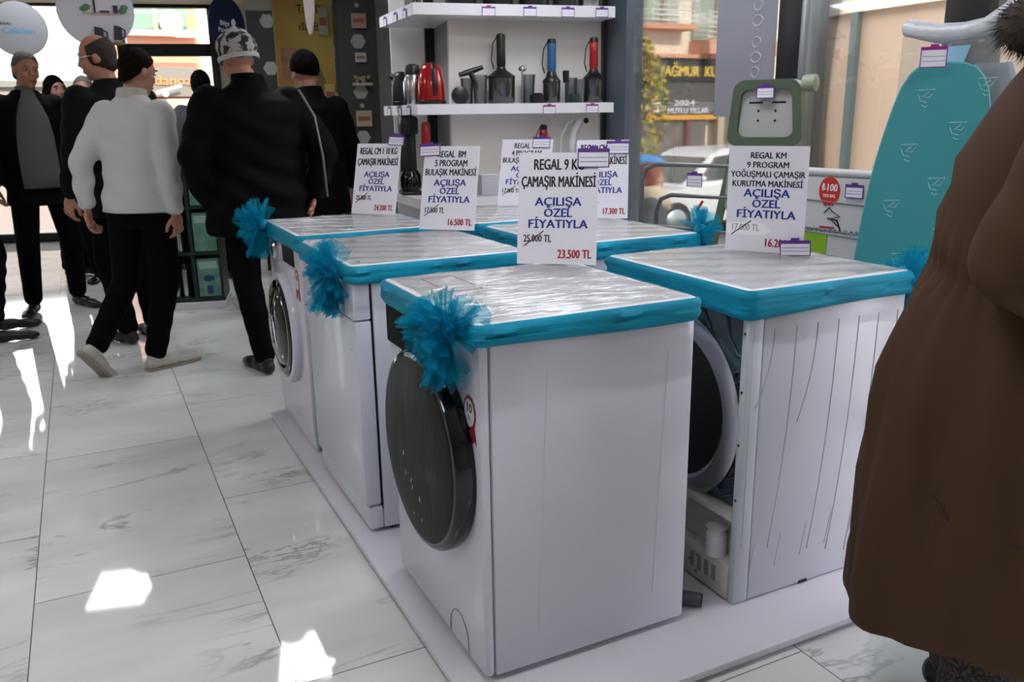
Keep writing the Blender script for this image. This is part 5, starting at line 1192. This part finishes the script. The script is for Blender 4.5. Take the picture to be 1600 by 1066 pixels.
# building across, right
t = thing('shop_building', 'cream building across the street with black shop sign in yellow letters', 'building', (11, 14.0, ST))
def BX(b, x0, x1, y0, y1, z0, z1): return b.bb(x0 - 11, x1 - 11, y0 - 14, y1 - 14, z0 - ST, z1 - ST)
b = MB(); BX(b, 9.0, 20, .25 + 14, 20, ST, 8); b.build('wall', M_cream_w, t, 0)
b = MB(); BX(b, 9.85, 12.6, 14.0, 14.24, 1.90, 2.33); sg = b.build('sign_board', M_shopb, t, 0)
text('YAĞMUR  KU', mat('sign_yellow', 'e2c24a', .5), sg, 1.42, .20, (-.12, -.01, 1.99 - ST), bold=.03, depth=.02)
b = MB(); BX(b, 9.95, 11.65, 14.05, 14.24, 1.27, 1.899); w_ = b.build('shop_window', M_shopg, t, 0)
text('2024', M_paper, w_, .5, .11, (-.15, .03, 1.44 - ST), depth=.01); text('MUTLU YILLAR', M_paper, w_, 1.0, .11, (-.05, .03, 1.29 - ST), depth=.01)
b = MB(); b.lathe([(.11, 0), (.11, .02)], 20, (0, 0, 0), Matrix.Translation((-.82, .04, 1.42 - ST)) @ Matrix.Rotation(PI / 2, 4, 'X')); b.build('round_logo', M_cream_w, w_, 40)
b = MB(); BX(b, 9.95, 11.65, 14.0, 14.1, 1.17, 1.26); b.build('yellow_strip', mat('strip_amber', 'd99a35', .5), t, 0)
b = MB(); BX(b, 9.9, 10.9, 14.08, 14.24, ST, 1.16); BX(b, 11.0, 11.45, 14.08, 14.24, ST, 1.16); BX(b, 11.83, 14, 14.05, 14.24, ST, 1.899); b.build('shop_front', mat('shop_front_grey', '5d5a56', .5, vary=(3, '77716a')), t, 0)
b = MB(); BX(b, 10.9, 11.0, 14.0, 14.24, ST, 1.16); b.build('red_pillar', mat('dark_red_post', '6a3236', .6), t, 0)
b = MB(); BX(b, 11.66, 11.82, 13.95, 14.24, ST, 1.899); b.build('pillar', mat('pillar_pale', 'b8aa94', .8), t, 0)
b = MB(); BX(b, 9.4, 12.6, 13.9, 14.24, 2.331, 2.40); b.build('ledge', M_pinkf, t, 0)
b = MB(); BX(b, 11.08, 13, 13.6, 14.24, 2.401, 2.66); b.build('balcony_base', M_pinkf, t, 0)
b = MB(); BX(b, 9.6, 10.9, 13.75, 14.24, 2.84, 2.93); b.build('balcony_slab', M_pinkf, t, 0)
for (x0, x1, z0, z1) in ((9.95, 10.75, 2.98, 4.4), (11.12, 12.2, 2.70, 4.4)):
    b = MB(); BX(b, x0, x1, 14.18, 14.249, z0, z1); w_ = b.build('window', mat('window_greenish', '93a092', .3, vary=(1.5, 'b9bdb2')), t, 0)
    b = MB(); BX(b, (x0 + x1) / 2 - .03, (x0 + x1) / 2 + .03, 14.15, 14.18, z0, z1); b.build('mullion', mat('mullion_brown', '8c7a66', .7), w_, 0)
for (x0, x1, z0, n) in ((9.8, 10.85, 2.93, 5), (11.12, 12.9, 2.661, 6)):
    b = MB()
    for j in range(n): b.tube([(x0 - 11, -.30, z0 + .05 + .09 * j - ST), (x1 - 11, -.30, z0 + .05 + .09 * j - ST)], .012, 6)
    for q in range(4): b.tube([(x0 - 11 + (x1 - x0) * q / 3, -.30, z0 - ST), (x0 - 11 + (x1 - x0) * q / 3, -.30, z0 + .09 * n - ST)], .012, 6)
    b.build('railing', mat('railing_white', 'd3d0c8', .5), t, 60)
# building across, left
LX = 1.6
t = thing('shop_building', 'salmon building across the street with grey sign in orange letters, seen through the door', 'building', (LX, 18.0, ST))
def BL(b, x0, x1, y0, y1, z0, z1): return b.bb(x0 - LX, x1 - LX, y0 - 18, y1 - 18, z0 - ST, z1 - ST)
b = MB(); BL(b, .72, 2.36, 18.2, 24, ST, 6.0); b.build('wall', mat('facade_peach', 'a9745a', .9), t, 0)
b = MB(); BL(b, 2.361, 4.2, 18.25, 24, ST, 6.0); b.build('side_wall', M_cream_w, t, 0)
b = MB(); BL(b, .9, 2.15, 18.05, 18.199, 2.95, 3.8); w_ = b.build('window', mat('shutter_green', '4a7a56', .6), t, 0)
b = MB(); BL(b, 1.55, 1.63, 18.0, 18.049, 2.95, 3.8); BL(b, 1.0, 1.08, 18.0, 18.049, 2.95, 3.8); b.build('mullion', M_pinkf, w_, 0)
b = MB(); b.lathe([(.22, 0), (.18, .05), (.02, .08)], 24, (0, 0, 0), Matrix.Translation((1.86 - LX, -.10, 3.08 - ST)) @ Matrix.Rotation(PI / 2, 4, 'X')); b.build('satellite_dish', mat('dish_white', '9a938d', .6), t, 60)
b = MB(); BL(b, .8, 2.3, 17.9, 18.199, 2.84, 2.93); b.build('ledge', M_cream_w, t, 0)
b = MB(); BL(b, 1.1, 2.25, 18.0, 18.199, 1.72, 2.36); fr = b.build('sign_frame', mat('frame_coral', '9c3f2c', .6), t, 0)
b = MB(); BL(b, 1.14, 2.20, 17.96, 17.999, 1.74, 2.28); sg = b.build('sign_board', mat('sign_grey', '4f4a42', .6), t, 0)
text('udanoz', mat('sign_orange', 'c9541a', .5), sg, .80, .17, (.10, -.06, 1.95 - ST), bold=.04, depth=.02)
b = MB(); BL(b, .75, 2.6, 17.99, 18.199, ST, 1.70); b.build('shop_front', mat('shop_front_beige', '82766a', .7), t, 0)
b = MB(); b.tube([(-.15, -.25, 1.80 - ST), (.3, -.3, 1.93 - ST)], .03, 8); b.ell((0, -.28, 1.78 - ST), (.06, .06, .06)); b.build('sign_lamp', M_plast, t, 60)
t = thing('low_wall_building', 'pale low building with grey parapet outside the big left window', 'building', (-2.2, 18.5, ST))
b = MB(); b.bb(-4, 2.9, 0, 3, 0, 2.62); b.build('wall', mat('pale_mauve_wall', '6f6763', .9), t, 0)
b = MB(); b.bb(-4.1, 2.92, -.15, 3.1, 2.621, 2.74); b.build('parapet', mat('parapet_grey', '57544f', .8), t, 0)
b = MB(); b.tube([(-6, 0, 0), (6, .8, .35)], .02, 6); 
tag(b.build('overhead_cable', mat('cable_grey', '9a9a9a', .6), None, 60, (-1.0, 17.0, 2.95)), 'grey cable crossing the bright sky in the big left window', 'cable')
# tree
t = thing('street_tree', 'small street tree with yellowing leaves outside the window', 'tree', (6.75, 9.75, ST))
b = MB(); b.tube([(0, 0, 0), (.02, .01, .9), (.0, 0, 1.6), (.04, 0, 2.3)], [.05, .045, .04, .02], 8)
for k in range(7): b.tube([(0, 0, 1.3 + .15 * k), (.3 * math.cos(k * 2.2), .3 * math.sin(k * 2.2), 1.55 + .17 * k)], [.018, .006], 5)
b.build('trunk', mat('bark', '5f5345', .9), t, 60)
rnd = random.Random(21)
for nm, mm, cnt in (('leaves', mat('leaf_olive', '7f8438', .7, vary=(5, 'b1a44a')), 1000), ('leaves', mat('leaf_amber', 'c39a3e', .7, vary=(5, 'd7bd6a')), 420)):
    b = MB()
    for q in range(cnt):
        z = rnd.uniform(1.15, 2.95); f = max(.05, 1 - abs((z - 2.1) / 1.0) ** 2.2); r = .43 * f * math.sqrt(rnd.random()); a = rnd.uniform(0, 2 * PI)
        c = Vector((r * math.cos(a), r * math.sin(a), z)); u = Vector((rnd.gauss(0, 1), rnd.gauss(0, 1), rnd.gauss(0, 1))).normalized() * rnd.uniform(.035, .06); v = u.cross(Vector((rnd.gauss(0, 1), rnd.gauss(0, 1), rnd.gauss(0, 1)))).normalized() * .026
        V = [b.bm.verts.new(x) for x in (c - u, c + v, c + u, c - v)]; b.bm.faces.new(V)
    o = b.build(nm, mm, t, 0); o['kind'] = 'stuff'
# car
t = thing('car', 'white car parked across the street outside the window', 'car', (7.55, 10.9, ST))
M_car = mat('car_white', 'e0e1e3', .25, coat=.6)
low = [(0, .28), (.02, .62), (.12, .74), (1.05, .86), (3.5, .92), (4.05, .88), (4.2, .7), (4.22, .3)]
b = MB(); b.loft([[(x, y, z) for x, z in low] for y in (.0, .06, 1.64, 1.7)]);
for v in b.bm.verts:
    if v.co.y < .01 or v.co.y > 1.69: v.co.z = v.co.z * .96 + .02
b.build('body', M_car, t, 25)
b = MB(); cab = [(1.0, .85), (1.6, 1.33), (1.85, 1.42), (2.9, 1.44), (3.35, 1.36), (3.85, .9)]
b.loft([[(x, y + (.16 if z > 1 else 0) * (1 if y < .8 else -1), z) for x, z in cab] for y in (.06, 1.64)]); cb = b.build('cabin', M_car, t, 25)
M_cg = mat('car_glass', '4d5350', .12)
b = MB(); b.loft([[(1.28, y - .004, .93), (1.68, y + .085, 1.30), (2.3, y + .1, 1.36), (2.3, y - .004, .95)] for y in (.075, .10)]); b.build('side_window', M_cg, cb, 0)
b = MB(); b.loft([[(2.38, y - .004, .95), (2.38, y + .1, 1.36), (3.2, y + .085, 1.31), (3.55, y - .004, .96)] for y in (.075, .10)]); b.build('side_window', M_cg, cb, 0)
b = MB(); b.loft([[(1.06 + d, y, .90), (1.55 + d, y, 1.29)] + [(1.57 + d, y, 1.275), (1.09 + d, y, .89)] for y, d in ((.22, -.012), (1.48, -.012))]); b.build('windscreen', M_cg, cb, 0)
for x in (.8, 3.4):
    for y in (.0, 1.53):
        b = MB(); b.lathe([(.31, 0), (.32, .03), (.32, .15), (.3, .17)], 28, (0, 0, 0), Matrix.Translation((x, y + .16, .32)) @ Matrix.Rotation(PI / 2, 4, 'X')); w_ = b.build('wheel', M_black, t, 40)
        b = MB(); b.lathe([(.2, 0), (.18, .012), (.03, .02)], 20, (0, 0, 0), Matrix.Translation((x, y - .0105 if y < 1 else y + .1605, .32)) @ Matrix.Rotation(PI / 2, 4, 'X')); b.build('hub_cap', M_steel, w_, 40)
b = MB(); b.ell((1.25, -.06, .98), (.07, .06, .05)); b.build('mirror', M_car, t, 180)
b = MB(); b.bb(-.01, .03, .1, .4, .6, .72, .005); b.build('headlight', M_steel, t, 0)
# blue cover
b = MB()
for k in range(7): b.ell((.11 * k, .03 * math.sin(k * 2), .02 * math.cos(k * 1.7)), (.12, .2, .07 + .015 * (k % 3)), None, 3)
b = remesh(b, .02, 3); tag(b.build('blue_tarpaulin', mat('tarp_blue', '2d7fc4', .5), None, 180, (5.38, 8.4, .75)), 'bright blue tarpaulin bundle outside at the window\'s left edge', 'tarpaulin')
b = MB(); b.bb(-.05, .75, -.2, .2, 0, 1.33, .01); tag(b.build('street_bin', mat('bin_grey', '6b665f', .7), None, 0, (5.33, 8.4, ST)), 'grey street container under the blue tarpaulin', 'container')
# beige hoarding beyond the glass at right
t = thing('hoarding', 'beige panel hoarding with steel posts just outside the right-hand window', 'hoarding', (4.3, 3.3, ST))
M_hoard = mat('hoarding_beige', 'c6a98f', .7)
b = MB(); b.bb(0, .04, -2.6, 1.02, 0, 2.56); b.build('panel', M_hoard, t, 0)
for y in (.60, -.72, -2.0):
    b = MB(); b.bb(-.04, -.001, y - .025, y + .025, 0, 2.56); b.build('post', mat('hoarding_steel', '6b7674', .45, .3), t, 0)
b = MB(); b.bb(-.04, .05, -2.6, 1.03, 2.561, 2.66); b.build('top_rail', M_cream_w, t, 0)
b = MB(); b.bb(-.03, .04, -2.6, 1.02, 2.661, 2.95); b.build('top_band', mat('band_white_green', 'c9cdbd', .6, vary=(5, 'e2dfd8')), t, 0)
